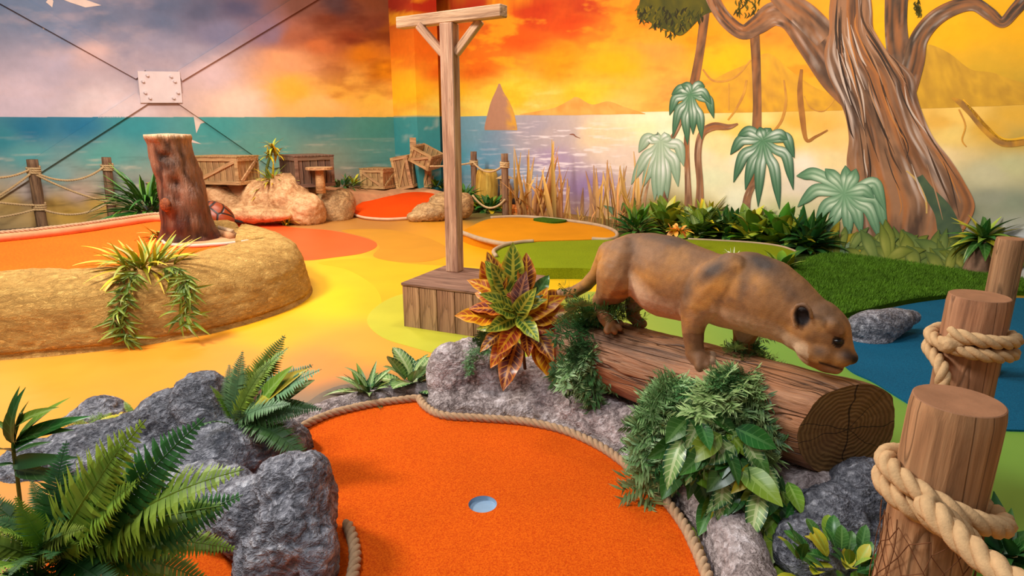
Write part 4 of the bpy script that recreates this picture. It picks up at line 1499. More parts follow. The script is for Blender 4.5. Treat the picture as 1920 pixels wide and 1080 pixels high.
# grey rock under the log end, elongated rock on the blue carpet
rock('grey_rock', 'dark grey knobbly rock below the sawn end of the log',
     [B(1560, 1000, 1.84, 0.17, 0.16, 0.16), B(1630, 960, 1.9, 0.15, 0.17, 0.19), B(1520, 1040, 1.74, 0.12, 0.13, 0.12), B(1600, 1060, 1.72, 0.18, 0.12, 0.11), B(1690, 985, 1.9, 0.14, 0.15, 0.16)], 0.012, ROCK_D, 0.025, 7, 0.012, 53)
rock('grey_rock', 'elongated grey rock like driftwood lying between turf and blue carpet',
     [B(1640, 612, 4.0, 0.22, 0.13, 0.12, 0.25), B(1668, 604, 4.04, 0.20, 0.10, 0.10, 0.3), B(1700, 596, 4.1, 0.12, 0.06, 0.055, 0.3), B(1630, 636, 3.96, 0.15, 0.11, 0.06)], 0.013, ROCK_G, 0.012, 5, 0.004, 57)

# ------------------------------------------------------------------ log
def m_log():
    t = NT('stripped_log_wood')
    g = t.noise(2.4, 5, (0.7, 7, 7), 0.6, 0.5)
    f = t.noise(5, 4, (1.6, 22, 22), 0.6, 0.4)
    big = t.noise(2.2, 3, (1, 2, 2))
    col = t.ramp(g, [(0.28, C(86, 58, 40)), (0.48, C(150, 106, 74)), (0.68, C(188, 142, 106))])
    col = t.mix(t.ramp(big, [(0.45, grey(0)), (0.65, grey(0.55))]), col, C(196, 128, 84))
    col = t.mix(1.0, col, t.ramp(f, [(0.3, grey(0.74)), (0.7, grey(1.18))]), 'MULTIPLY')
    ck = t.noise(2.6, 2, (0.22, 5, 5), 0.5, 0.25)
    ln = t.ramp(t.math('ABSOLUTE', t.math('SUBTRACT', ck, 0.5)), [(0.0, grey(1)), (0.012, grey(0))])
    ck2 = t.noise(4.0, 2, (0.25, 4, 4), 0.5, 0.3)
    ln2 = t.ramp(t.math('ABSOLUTE', t.math('SUBTRACT', ck2, 0.46)), [(0.0, grey(1)), (0.010, grey(0))])
    l3 = t.math('MAXIMUM', ln, ln2)
    col = t.mix(t.math('MULTIPLY', l3, 0.8), col, C(44, 28, 20))
    t.bump(t.math('SUBTRACT', t.math('ADD', g, t.math('MULTIPLY', f, 0.5)), l3), 0.8, 0.012)
    return t.done(col, 0.55, 0.4)


def m_logend():
    t = NT('sawn_end_grain')
    sx = t.n('ShaderNodeSeparateXYZ')
    t.l(t.tc(), sx.inputs[0])
    y_, z_ = sx.outputs[1], sx.outputs[2]
    r = t.math('SQRT', t.math('ADD', t.math('MULTIPLY', y_, y_), t.math('MULTIPLY', z_, z_)))
    wob = t.noise(9, 3)
    rr = t.math('ADD', r, t.math('MULTIPLY', wob, 0.05))
    ring = t.math('SINE', t.math('MULTIPLY', rr, 420.0))
    col = t.ramp(t.math('MULTIPLY_ADD', ring, 0.5, 0.5), [(0.0, C(104, 76, 42)), (1.0, C(136, 104, 62))])
    col = t.mix(t.ramp(t.noise(6, 4), [(0.4, grey(0)), (0.7, grey(0.7))]), col, C(96, 66, 42))
    ang = t.math('ARCTAN2', z_, y_)
    a2 = t.math('ADD', ang, t.math('MULTIPLY', t.noise(7, 2), 0.9))
    out = None
    for k, (an, w) in enumerate([(2.0, 0.018), (0.5, 0.012), (-1.1, 0.016), (-2.5, 0.012), (3.3, 0.010), (1.3, 0.009), (-0.2, 0.008)]):
        d = t.math('ABSOLUTE', t.math('SUBTRACT', a2, an))
        l_ = t.math('LESS_THAN', t.math('MULTIPLY', d, r), w * 0.16)
        out = l_ if out is None else t.math('MAXIMUM', out, l_)
    col = t.mix(t.math('MULTIPLY', out, 0.85), col, C(30, 20, 14))
    t.bump(t.math('SUBTRACT', t.math('MULTIPLY', ring, 0.2), out), 0.5, 0.006)
    return t.done(col, 0.6, 0.3)


NCUT = np.array([LU[1], -LU[0], 0.0]) * (1 if (LU[1] * -LOG0[0] + LU[0] * LOG0[1]) > 0 else -1)


def make_log():
    L = np.linalg.norm(LOG1 - LOG0)
    rm = axes(LU)
    root = thing('log', 'thick stripped brown log lying on the rock rim with a sawn end', 'log', (LOG0 + LOG1) / 2)
    root.rotation_euler = Matrix(rm.tolist()).to_euler()
    n, k = 70, 72
    s = np.linspace(0, 1, n)
    a = np.arange(k) * 2 * math.pi / k
    rad = LR0 + (LR1 - LR0) * s
    q = np.stack([s[:, None] * L * np.ones((1, k)), np.cos(a)[None] * 0.17 * np.ones((n, 1)), np.sin(a)[None] * 0.17 * np.ones((n, 1))], -1)
    nz = 0.016 * fbm(q * np.array([3, 7, 7]), 3, 2) + 0.006 * fbm(q * np.array([7, 30, 30]), 3, 4) + 0.004 * (0.4 - np.abs(fbm(q * np.array([3, 24, 24]), 3, 6)))
    edge = np.clip((1 - s) / 0.02, 0, 1)
    rr = (rad[:, None] + nz) * (0.975 + 0.025 * edge[:, None])
    V = np.stack([(s[:, None] - 0.5) * L * np.ones((1, k)), rr * np.cos(a)[None], rr * np.sin(a)[None]], -1)
    # oblique saw cut: the sawn face is turned about 30 degrees towards the green
    lat = (V @ rm.T) @ NCUT
    V[..., 0] -= 0.62 * lat * (s[:, None] ** 2)
    idx = np.arange(n * k).reshape(n, k)
    Fc = [(idx[i, j], idx[i, (j + 1) % k], idx[i + 1, (j + 1) % k], idx[i + 1, j]) for i in range(n - 1) for j in range(k)]
    link('bark_side', new_mesh('bark_side', V.reshape(-1, 3), Fc), m_log(), root)
    for end, nm in ((n - 1, 'sawn_end'), (0, 'hidden_end')):
        ring = V[end]
        cen = np.array([ring[:, 0].mean(), 0, 0])
        rows = [cen + (ring - cen) * f for f in (1.0, 0.85, 0.6, 0.35, 0.12)]
        W = np.concatenate(rows)
        sg = 1 if end else -1
        W[:, 0] += sg * 0.004 * fbm(W * 25, 3, 3)
        Fq = [(r_ * k + j, r_ * k + (j + 1) % k, (r_ + 1) * k + (j + 1) % k, (r_ + 1) * k + j) for r_ in range(4) for j in range(k)] + [tuple(4 * k + j for j in range(k))]
        link(nm, new_mesh(nm, W, Fq, False), m_logend(), root)


make_log()

# ------------------------------------------------------------------ puma
NC = np.array([LU[1], -LU[0], 0.0])
NC /= np.linalg.norm(NC)
if NC @ (ORI - LOG0) < 0:
    NC = -NC


def PP(x, y, off=0.0):
    r = ray(x, y)
    p0 = LOG0 + NC * off
    t = ((p0 - ORI) @ NC) / (r @ NC)
    return ORI + r * t


UPV = np.array([0, 0, 1.0])
PUMA_R = np.stack([np.array([LU[0], LU[1], 0]) / np.hypot(LU[0], LU[1]), NC, UPV], 1)


def chain(nodes, flat=1.0, dens=0.33, n=2):
    out = []
    pts = []
    for x, y, r, off in nodes:
        p = PP(x, y, off)
        pts.append((*p, r * depth(p) / F))
    pts = np.array(pts)
    for a, b in zip(pts[:-1], pts[1:]):
        L = np.linalg.norm(b[:3] - a[:3])
        m = max(1, int(L / (dens * min(a[3], b[3]))) + 1)
        for t in np.linspace(0, 1, m, endpoint=False):
            q = a * (1 - t) + b * t
            out.append(ball_geo(q[:3], (q[3], q[3] * flat, q[3]), n, PUMA_R))
    q = pts[-1]
    out.append(ball_geo(q[:3], (q[3], q[3] * flat, q[3]), n, PUMA_R))
    return out


def puma():
    g = []
    g += chain([(1160, 490, 42, 0), (1190, 490, 53, 0), (1218, 502, 66, 0), (1250, 519, 78, 0), (1285, 530, 74, 0), (1330, 538, 66, 0), (1362, 547, 69, 0), (1400, 548, 77, 0), (1432, 558, 76, 0), (1462, 573, 68, 0), (1488, 590, 60, 0), (1510, 606, 55, 0)], 0.82, 0.25, 3)
    # head, brow, muzzle, jaw
    g += chain([(1508, 608, 54, 0), (1526, 614, 56, 0), (1538, 620, 52, 0)], 0.90, 0.3, 3)
    g += chain([(1540, 624, 50, 0), (1554, 638, 40, 0), (1567, 652, 31, 0), (1581, 664, 22, 0), (1595, 670, 14, 0)], 0.92, 0.25, 3)
    g += chain([(1532, 652, 38, 0), (1550, 674, 25, 0), (1566, 687, 15, 0)], 0.92, 0.3, 3)
    g += chain([(1515, 650, 26, 0.06), (1540, 664, 24, 0.06)], 0.8, 0.3, 2)      # cheek
    g += chain([(1580, 672, 17, 0.035), (1566, 674, 17, 0.045)], 0.8, 0.3, 2)     # whisker pad
    g += chain([(1560, 610, 17, 0.055), (1572, 622, 12, 0.05)], 0.9, 0.3, 2)      # brow ridge
    # shoulders stand proud of the ribs
    g += chain([(1368, 512, 40, 0.07), (1345, 530, 48, 0.085), (1322, 555, 46, 0.09), (1305, 580, 33, 0.09)], 0.62, 0.25, 2)
    g += chain([(1420, 515, 40, -0.07), (1410, 550, 45, -0.08)], 0.7, 0.3, 2)
    # near foreleg and paw
    g += chain([(1312, 570, 36, 0.085), (1302, 595, 27, 0.085), (1299, 618, 22, 0.085), (1300, 640, 19.5, 0.085), (1303, 660, 18, 0.085)], 0.9, 0.3, 2)
    g += chain([(1303, 662, 19, 0.083), (1312, 672, 20, 0.085), (1319, 678, 17, 0.086)], 1.0, 0.3, 2)
    for tx, ty, to in ((1338, 670, 0.05), (1338, 681, 0.078), (1330, 690, 0.104), (1314, 693, 0.124)):
        g += chain([(1312, 672, 12, (to + 0.08) / 2), (tx - 3, ty - 5, 9, to), (tx, ty, 8, to)], 1.0, 0.35, 2)
    # far foreleg
    g += chain([(1405, 590, 36, -0.08), (1396, 630, 22, -0.09), (1392, 652, 19, -0.09), (1400, 664, 17, -0.09), (1412, 668, 12, -0.09)], 0.9, 0.3, 2)
    # near hind leg
    g += chain([(1172, 488, 44, 0.06), (1160, 515, 46, 0.085), (1150, 538, 34, 0.09), (1134, 555, 19, 0.09), (1124, 564, 15, 0.085), (1127, 580, 14, 0.085), (1134, 596, 14, 0.085), (1142, 607, 13, 0.085)], 0.9, 0.3, 2)
    for tx, ty, to in ((1166, 608, 0.035), (1163, 617, 0.068), (1153, 623, 0.102), (1139, 623, 0.132)):
        g += chain([(1142, 607, 7, (to + 0.08) / 2), (tx - 3, ty - 4, 6, to), (tx, ty, 5.5, to)], 1.0, 0.35, 2)
    # far hind leg
    g += chain([(1205, 528, 40, -0.06), (1200, 555, 26, -0.08), (1186, 572, 16, -0.085), (1186, 592, 13, -0.085), (1196, 604, 12, -0.085), (1206, 607, 9, -0.085)], 0.9, 0.3, 2)
    # tail
    g += chain([(1145, 476, 26, 0), (1130, 492, 17, 0), (1118, 514, 13.5, 0), (1100, 534, 12.5, 0), (1078, 547, 11.5, 0), (1056, 552, 10.5, 0), (1036, 552, 9, 0)], 1.0, 0.3, 2)
    # ears: cupped rims
    for cx, cy, off, sc in ((1505, 590, 0.105, 1.0), (1528, 572, -0.06, 0.85)):
        rim_ = [(cx - 13 * sc, cy + 17 * sc), (cx - 17 * sc, cy), (cx - 11 * sc, cy - 17 * sc), (cx + 3 * sc, cy - 19 * sc), (cx + 14 * sc, cy - 8 * sc), (cx + 17 * sc, cy + 6 * sc)]
        g += chain([(x, y, 5.2 * sc, off) for x, y in rim_], 1.0, 0.35, 2)
        g += chain([(cx - 8 * sc, cy + 14 * sc, 11 * sc, off - 0.03), (cx, cy - 4 * sc, 14 * sc, off - 0.03), (cx + 8 * sc, cy + 4 * sc, 11 * sc, off - 0.035)], 0.5, 0.35, 2)
    V, N, Fc = fuse(g, 0.0062, 7, 0.5)
    V = V + N * (0.0025 * fbm(V * 14, 3, 3) + 0.0006 * fbm(V * 90, 2, 5))[:, None]
    # ---- coat
    X, Z = proj(V)
    off = (V - LOG0) @ NC
    n = fbm(V * 9, 4, 6)
    n2 = fbm(V * np.array([60, 60, 60]), 3, 9)
    tan_, rust, grey_, pale = lin((160, 112, 68)), lin((198, 136, 66)), lin((76, 62, 54)), lin((222, 188, 152))
    col = mixc(tan_, rust, 0.35 + n * 1.7)
    col = mixc(col, lin((120, 84, 58)), (fbm(V * 16, 4, 26) - 0.12) * 1.6)
    def blob(cx, cy, rx, ry, rot=0.0):
        c_, s_ = math.cos(rot), math.sin(rot)
        u = ((X - cx) * c_ + (Z - cy) * s_) / rx
        v = (-(X - cx) * s_ + (Z - cy) * c_) / ry
        return np.clip(1.25 - np.sqrt(u * u + v * v) + n * 0.35, 0, 1)
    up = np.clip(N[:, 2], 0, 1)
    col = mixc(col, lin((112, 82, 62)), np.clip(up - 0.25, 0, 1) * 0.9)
    for bl, a in ((blob(1335, 508, 40, 17, -0.6), 0.95), (blob(1288, 545, 13, 34, 0.3), 0.7), (blob(1430, 490, 50, 24, 0.45), 1.0), (blob(1396, 530, 12, 40, 0.2), 0.55), (blob(1260, 448, 80, 12, 0.12), 0.75), (blob(1548, 586, 36, 28, 0.6), 0.6), (blob(1535, 660, 18, 13), 0.7), (blob(1480, 545, 40, 16, 0.7), 0.5), (blob(1190, 470, 14, 40, -0.3), 0.4)):
        col = mixc(col, grey_, bl * a)
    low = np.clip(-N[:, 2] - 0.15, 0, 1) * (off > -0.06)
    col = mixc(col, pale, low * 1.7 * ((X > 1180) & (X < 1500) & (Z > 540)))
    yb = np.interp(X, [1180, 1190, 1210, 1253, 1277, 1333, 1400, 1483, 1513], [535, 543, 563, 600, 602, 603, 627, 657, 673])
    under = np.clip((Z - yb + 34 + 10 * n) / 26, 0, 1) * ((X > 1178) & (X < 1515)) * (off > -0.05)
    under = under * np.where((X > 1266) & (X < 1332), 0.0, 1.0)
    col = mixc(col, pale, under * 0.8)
    col = mixc(col, pale, blob(1490, 648, 30, 16, 0.5) * 0.6)
    leg = ((X < 1175) & (Z > 560)) | ((X > 1270) & (X < 1345) & (Z > 625))
    col = mixc(col, lin((110, 74, 52)), leg * 0.55)
    col = mixc(col, lin((70, 54, 46)), blob(1590, 668, 24, 14, 0.4) * 0.95)          # muzzle band
    col = mixc(col, lin((38, 30, 28)), blob(1604, 674, 9, 9) * 1.0)                   # nose
    col = mixc(col, lin((206, 168, 144)), blob(1560, 692, 24, 7, 0.2) * 0.8)         # chin
    mouth = np.exp(-((Z - (680 + (X - 1537) * 0.30)) / 2.4) ** 2) * ((X > 1535) & (X < 1580)) * (off > 0)
    col = mixc(col, lin((36, 24, 22)), mouth)
    e1 = np.clip(1.3 - np.sqrt(((X - 1504) / 15) ** 2 + ((Z - 592) / 19) ** 2), 0, 1) * (off > 0.05)
    col = mixc(col, lin((40, 30, 28)), e1 * 2.2)
    col = mixc(col, lin((46, 36, 32)), (np.hypot((X - 1571) / 12, (Z - 641) / 10) + 0.25 * n2 < 1) * (off > 0) * 0.95)
    tailtip = np.clip((1075 - X) / 60, 0, 1)
    col = mixc(col, lin((176, 136, 100)), tailtip * 0.5)
    col = col * (1 + 0.16 * n2)[:, None]
    col = np.clip(col, 0, 0.95)
    base = PP(1240, 640)
    base[2] = 0.5
    root = thing('puma', 'life-size tan puma figure stepping down the log with lowered head', 'puma', base)
    t = NT('puma_coat')
    fur = t.noise(140, 3, (1, 1, 2.5), 0.6)
    t.bump(fur, 0.25, 0.004)
    pm = t.done(t.mix(1.0, t.attr(), t.ramp(fur, [(0.3, grey(0.88)), (0.7, grey(1.1))]), 'MULTIPLY'), 0.62, 0.35)
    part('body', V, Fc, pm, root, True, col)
    eye = m_flat('dark_glass_eye', C(16, 12, 10), 0.3, 0.5, 0.02)
    for (ex, ey, o0) in ((1572, 641, 0.3), (1590, 632, -0.3)):
        # find the skin point under the pixel on the near or far side
        sel = np.where((np.hypot(X - ex, Z - ey) < 7) & (np.sign(off) == np.sign(o0)))[0]
        if len(sel) == 0:
            continue
        p = V[sel].mean(0)
        nn = N[sel].mean(0)
        nn /= np.linalg.norm(nn)
        Vv, Fq = ball_geo(p - nn * 0.004, (0.0135, 0.0155, 0.012), 3, axes(nn))
        part('eye', Vv, Fq, eye, root, True, label='glossy black eye')
    claw = m_flat('claw', C(220, 205, 190), 0.4, 0.4, 0.05)
    return V


PUMA_V = puma()

# ------------------------------------------------------------------ rope posts at the right
POSTM = m_wood('peeled_post_wood', C(116, 80, 56), C(168, 120, 86), C(200, 152, 114), 2, 0.7, 0.6)
POSTT = m_flat('post_top_grain', C(156, 110, 80), 0.75, 0.2, 0.16, 14, 0.3)


def round_post(name, label, topc, r, taper=1.06, group=None, tilt=(0, 0)):
    h = topc[2]
    root = thing(name, label, 'post', (topc[0] + tilt[0], topc[1] + tilt[1], 0), group)
    n, k = 40, 48
    s = np.linspace(0, 1, n)
    a = np.arange(k) * 2 * math.pi / k
    q = np.stack([np.cos(a)[None] * np.ones((n, 1)), np.sin(a)[None] * np.ones((n, 1)), s[:, None] * 3 * np.ones((1, k))], -1)
    rr = r * (taper + (1 - taper) * s)[:, None] * (1 + 0.025 * fbm(q * 1.3 + topc[0] * 7, 3, 5) + 0.010 * fbm(q * np.array([6, 6, 1]), 3, 7))
    rr[-1] *= 0.965
    V = np.stack([rr * np.cos(a)[None] - tilt[0] * s[:, None], rr * np.sin(a)[None] - tilt[1] * s[:, None], s[:, None] * h * np.ones((1, k))], -1)
    V[-1, :, 2] += 0.002
    idx = np.arange(n * k).reshape(n, k)
    Fc = [(idx[i, j], idx[i, (j + 1) % k], idx[i + 1, (j + 1) % k], idx[i + 1, j]) for i in range(n - 1) for j in range(k)]
    link('shaft', new_mesh('shaft', V.reshape(-1, 3), Fc), POSTM, root)
    ring = V[-1]
    cen = ring.mean(0)
    W = np.concatenate([cen + (ring - cen) * f for f in (1.0, 0.97, 0.5, 0.1)])
    W[k:, 2] += 0.0015
    Fq = [(r_ * k + j, r_ * k + (j + 1) % k, (r_ + 1) * k + (j + 1) % k, (r_ + 1) * k + j) for r_ in range(3) for j in range(k)] + [tuple(3 * k + j for j in range(k))]
    link('top_face', new_mesh('top_face', W, Fq, False), POSTT, root)
    return root


def at_depth(x, y, d):
    return ORI + ray(x, y) * d


P1T = at_depth(1796, 752, 1.25)
P2T = at_depth(1837, 556, 1.9)
P3T = at_depth(1897, 448, 3.4)
post1 = round_post('rope_post', 'thick peeled-wood rope post hung with thin netting, rope slung down from it', P1T, 0.083, 1.08, tilt=(-0.015, 0))
post2 = round_post('rope_post', 'thick peeled-wood rope post with two rope turns below its top', P2T, 0.083, 1.05)
post3 = round_post('rope_post', 'bare slim cracked rope post beside the potted plant', P3T, 0.071, 1.04)


def coil(c, r, z, dz, turns, a0, n=48, tilt=0.0):
    t = np.linspace(0, turns, int(n * turns) + 1)
    a = a0 + t * 2 * math.pi
    return np.stack([c[0] + r * np.cos(a), c[1] + r * np.sin(a), z - dz * t + tilt * np.cos(a)], 1)


# rope round the second post, its end hanging at the left
ROPR = 0.021
zc2 = P2T[2] - 0.105
c2 = coil(P2T, 0.083 + ROPR + 0.002, zc2, 0.043, 1.9, R(200))
hang = np.array([c2[-1], P2T + [-0.118, -0.055, 0.0], P2T + [-0.125, -0.06, 0]])
hang[1, 2] = zc2 - 0.11
hang[2, 2] = zc2 - 0.18
tail = catmull(np.vstack([c2[-2:], [P2T[0] - 0.122, P2T[1] - 0.07, zc2 - 0.12], [P2T[0] - 0.135, P2T[1] - 0.09, zc2 - 0.24], [P1T[0] + 0.25, P1T[1] + 0.40, 0.50], [P1T[0] + 0.1, P1T[1] + 0.11, 0.60]]), 16)
rope('thick_rope', 'thick manila rope wound twice round the farther post, its end hanging down', np.vstack([c2, tail[17:]]), ROPR, ROPE_M, 0.115, 12, 8)
# frayed knot end
kc = np.array([P2T[0] - 0.105, P2T[1] - 0.045, zc2 - 0.035])
V, N, Fc = fuse([ball_geo(kc, (0.03, 0.03, 0.028), 3), ball_geo(kc + [0.02, -0.01, 0.01], (0.025, 0.025, 0.022), 3)], 0.005, 3)
V = displaced(V, N, 0.006, 60, 3, 3)
tag(part('rope_knot', V, Fc, ROPE_M), 'frayed round rope knot on the left of the farther post', 'knot')
# rope round the near post, slung down to the right towards the camera
zc1 = P1T[2] - 0.175
R1 = 0.087 + ROPR + 0.001
c1 = coil(P1T + np.array([0.004, 0, 0]), R1, zc1, 0.045, 1.52, R(15), tilt=-0.035)
end = c1[-1]
sl = catmull(np.vstack([c1[-2:], P1T + [-0.03, -0.13, zc1 - P1T[2] - 0.055], at_depth(1740, 948, 1.1), at_depth(1800, 1010, 1.02), at_depth(1880, 1075, 0.94), at_depth(1990, 1150, 0.86)]), 16)
rope('thick_rope', 'thick pale manila rope wound round the near netted post and slung steeply down', np.vstack([c1, sl[17:]]), ROPR * 1.06, ROPE_M, 0.115, 12, 8)


def net():
    root_o = post1
    g = []
    c = np.array([P1T[0], P1T[1]])
    rg = random.Random(8)
    z0 = P1T[2] - 0.27
    cols, rowsn = 9, 9
    rr = 0.083 * 1.07 + 0.004

    def pt(a, z):
        return np.array([c[0] - 0.008 + rr * math.cos(a), c[1] + rr * math.sin(a), z])
    grid = {}
    for i in range(rowsn):
        for j in range(cols):
            a = R(150) + (j + 0.5 * (i % 2)) * R(27) + rg.uniform(-0.10, 0.10)
            grid[i, j] = (a, z0 - i * 0.038 + rg.uniform(-0.009, 0.009))
    for i in range(rowsn - 1):
        for j in range(cols):
            for dj in ((0, -1) if i % 2 == 0 else (0, 1)):
                if (i + 1, j + dj) in grid:
                    a0, za = grid[i, j]
                    a1, zb = grid[i + 1, j + dj]
                    pts = [pt(a0 + (a1 - a0) * t, za + (zb - za) * t) for t in (0, 0.33, 0.66, 1)]
                    g.append(tube_geo(pts, 0.0011, 4, False))
    for a in (R(178), R(186), R(200)):
        pts = [pt(a + 0.05 * math.sin(k), z0 + 0.02 - k * 0.04) + np.array([-0.012, -0.006, 0]) for k in range(12)]
        g.append(tube_geo(catmull(pts, 3), 0.0013, 4, False))
    V, Fc = join_geo(g)
    o = part('netting', V, Fc, m_flat('brown_twine', C(120, 78, 52), 0.9, 0.1, 0.2, 40), root_o)
    o['label'] = 'thin brown knotted netting'


net()
# ================================================================== plants
def leaf_mesh(name, W=0.35, droop=0.25, fold=0.12, shape='broad', nu=9, wave=0.0, twist=0.0):
    us = np.linspace(0, 1, nu + 1)
    vs = np.array([-1, -0.5, 0, 0.5, 1.0])
    if shape == 'broad':
        w = W / 2 * np.sin(np.pi * us ** 0.80) ** 0.85
    elif shape == 'lance':
        w = W / 2 * np.sin(np.pi * us ** 0.62) ** 0.9
    elif shape == 'oval':
        w = W / 2 * np.sin(np.pi * us) ** 0.55
    else:
        w = W / 2 * np.clip(np.minimum(1, (1 - us) * 2.2) ** 0.8, 0, 1) * (0.55 + 0.45 * np.minimum(1, us * 4))
    w = np.maximum(w, 0.004)
    ang = droop * 2.0 * us
    x = np.cumsum(np.r_[0, np.cos((ang[1:] + ang[:-1]) / 2) / nu])
    z = -np.cumsum(np.r_[0, np.sin((ang[1:] + ang[:-1]) / 2) / nu])
    V, uv = [], []
    for i in range(nu + 1):
        tw = twist * us[i]
        for v in vs:
            yy = v * w[i]
            zz = fold * abs(v) * w[i] * 2 + wave * math.sin(us[i] * 19 + v * 2.0) * abs(v) * w[i]
            c_, s_ = math.cos(tw), math.sin(tw)
            V.append((x[i] - math.sin(-ang[i]) * 0, yy * c_ - zz * s_, z[i] + yy * s_ + zz * c_))
            uv.append((us[i], 0.5 + 0.5 * v))
    Fc = [(i * 5 + j, (i + 1) * 5 + j, (i + 1) * 5 + j + 1, i * 5 + j + 1) for i in range(nu) for j in range(4)]
    return new_mesh(name, V, Fc, True, None, uv)


def frond_mesh(name, pairs=24, W=0.26, droop=0.4, pw=0.034, seed=0):
    rg = random.Random(seed)
    us = np.linspace(0, 1, 41)
    ang = droop * 2 * us - 0.15
    x = np.cumsum(np.r_[0, np.cos(ang[1:]) / 40])
    z = -np.cumsum(np.r_[0, np.sin(ang[1:]) / 40])
    V, Fc, uv = [], [], []

    def at(u):
        return np.array([np.interp(u, us, x), 0, np.interp(u, us, z)]), np.interp(u, us, ang)
    # rachis
    P = np.array([at(u)[0] for u in np.linspace(0, 1, 12)])
    v_, f_ = tube_geo(P, np.linspace(0.0085, 0.003, 12), 4)
    V += [tuple(p) for p in v_]
    Fc += f_
    uv += [(0.5, 0.5)] * len(v_)
    for k in range(pairs):
        u = 0.10 + 0.89 * k / pairs
        p, a = at(u)
        L = W * (math.sin(math.pi * min(1, (u * 0.92 + 0.10)) ** 0.8) ** 0.8) * (0.92 + 0.16 * rg.random())
        L = max(L, 0.03)
        t_ = np.array([math.cos(a), 0, -math.sin(a)])
        up = np.array([math.sin(a), 0, math.cos(a)])
        for sgn in (-1, 1):
            d = np.array([0, sgn, 0]) * 0.93 + t_ * 0.36 + up * rg.uniform(-0.12, 0.22)
            d /= np.linalg.norm(d)
            w = pw * (0.6 + 0.5 * L / W)
            o = len(V)
            dr = -up * 0.12 * L
            pts = [p - t_ * w * 0.35, p + t_ * w * 0.55, p + d * L * 0.5 + t_ * w * 0.62, p + d * L * 0.5 - t_ * w * 0.42, p + d * L + dr]
            V += [tuple(q) for q in pts]
            uv += [(0.2, 0.3), (0.2, 0.7), (0.6, 0.7), (0.6, 0.3), (1, 0.5)]
            if sgn > 0:
                Fc += [(o, o + 1, o + 2, o + 3), (o + 3, o + 2, o + 4)]
            else:
                Fc += [(o + 1, o, o + 3, o + 2), (o + 2, o + 3, o + 4)]
    return new_mesh(name, V, Fc, False, None, uv)


def sprig_mesh(name, side=11, needle=0.11, droop=0.7, seed=0, nw=0.018):
    """feathery trailing sprig, side twigs with needle leaves"""
    rg = random.Random(seed)
    us = np.linspace(0, 1, 31)
    ang = droop * 2 * us - 0.3
    x = np.cumsum(np.r_[0, np.cos(ang[1:]) / 30])
    z = -np.cumsum(np.r_[0, np.sin(ang[1:]) / 30])
    P = np.stack([x, 0.04 * np.sin(us * 7 + seed), z], 1)
    v_, f_ = tube_geo(P[::3], np.linspace(0.008, 0.003, len(P[::3])), 4)
    V = [tuple(p) for p in v_]
    Fc = list(f_)
    uv = [(0.3, 0.5)] * len(V)
    for k in range(side):
        u = 0.06 + 0.92 * k / side
        i = int(u * 30)
        p = P[i]
        for s_ in (-1, 1):
            d = np.array([rg.uniform(0.2, 0.9), s_ * rg.uniform(0.5, 1.0), rg.uniform(-0.5, 0.6)])
            d /= np.linalg.norm(d)
            L = rg.uniform(0.14, 0.26) * (1.1 - 0.5 * u)
            for m in range(5):
                b = p + d * L * (m + 0.4) / 5
                for s2 in (-1, 1):
                    e = d * 0.7 + np.cross(d, [0, 0, 1]) * s2 * 0.8 + np.array([0, 0, rg.uniform(-0.5, 0.3)])
                    e /= np.linalg.norm(e)
                    l_ = needle * rg.uniform(0.7, 1.2)
                    sd = np.cross(e, [0.2, 0.1, 1.0])
                    sd /= np.linalg.norm(sd) + 1e-9
                    o = len(V)
                    for q in (b, b + e * l_ * 0.5 + sd * nw, b + e * l_, b + e * l_ * 0.5 - sd * nw):
                        V.append(tuple(q))
                    uv += [(0, 0.5), (0.5, 0.8), (1, 0.5), (0.5, 0.2)]
                    Fc.append((o, o + 1, o + 2, o + 3))
    return new_mesh(name, V, Fc, False, None, uv)


LM = {}


def variants(key, fn, n=3):
    if key not in LM:
        LM[key] = [fn(k) for k in range(n)]
    return LM[key]


_matcopies = {}


def with_mat(me, mt):
    k = (me.name, mt.name)
    if k not in _matcopies:
        c = me.copy()
        c.materials.clear()
        c.materials.append(mt)
        _matcopies[k] = c
    return _matcopies[k]


def clear_wall(b, d, L):
    """turn a leaf that would poke through a wall"""
    d = np.asarray(d, float) / (np.linalg.norm(d) + 1e-9)
    for P0, N in ((WL0, NL), (WR0, NR)):
        k = (np.asarray(b) + d * L - P0) @ N
        if k < 0.06:
            d = d + N * (0.06 - k) / L
            d = d / np.linalg.norm(d)
    return d


def put(name, me, mt, parent, base, d, scale, roll=0.0, up=(0, 0, 1), wscale=1.0):
    """leaf object: mesh x axis along d; base in world, parent unrotated at its base"""
    d = clear_wall(base, d, scale)
    rm = axes(d, up)
    M = Matrix(rm.tolist()).to_4x4() @ Matrix.Rotation(roll, 4, 'X')
    o = bpy.data.objects.new(name, with_mat(me, mt))
    COL.objects.link(o)
    o.parent = parent
    loc = np.asarray(base, float)
    p = parent
    while p is not None:
        loc = loc - np.array(p.location)
        p = p.parent
    o.matrix_local = Matrix.Translation(Vector(loc)) @ M @ Matrix.Diagonal((scale, scale * wscale, scale, 1))
    return o


def sph(az, el):
    return np.array([math.cos(el) * math.cos(az), math.cos(el) * math.sin(az), math.sin(el)])


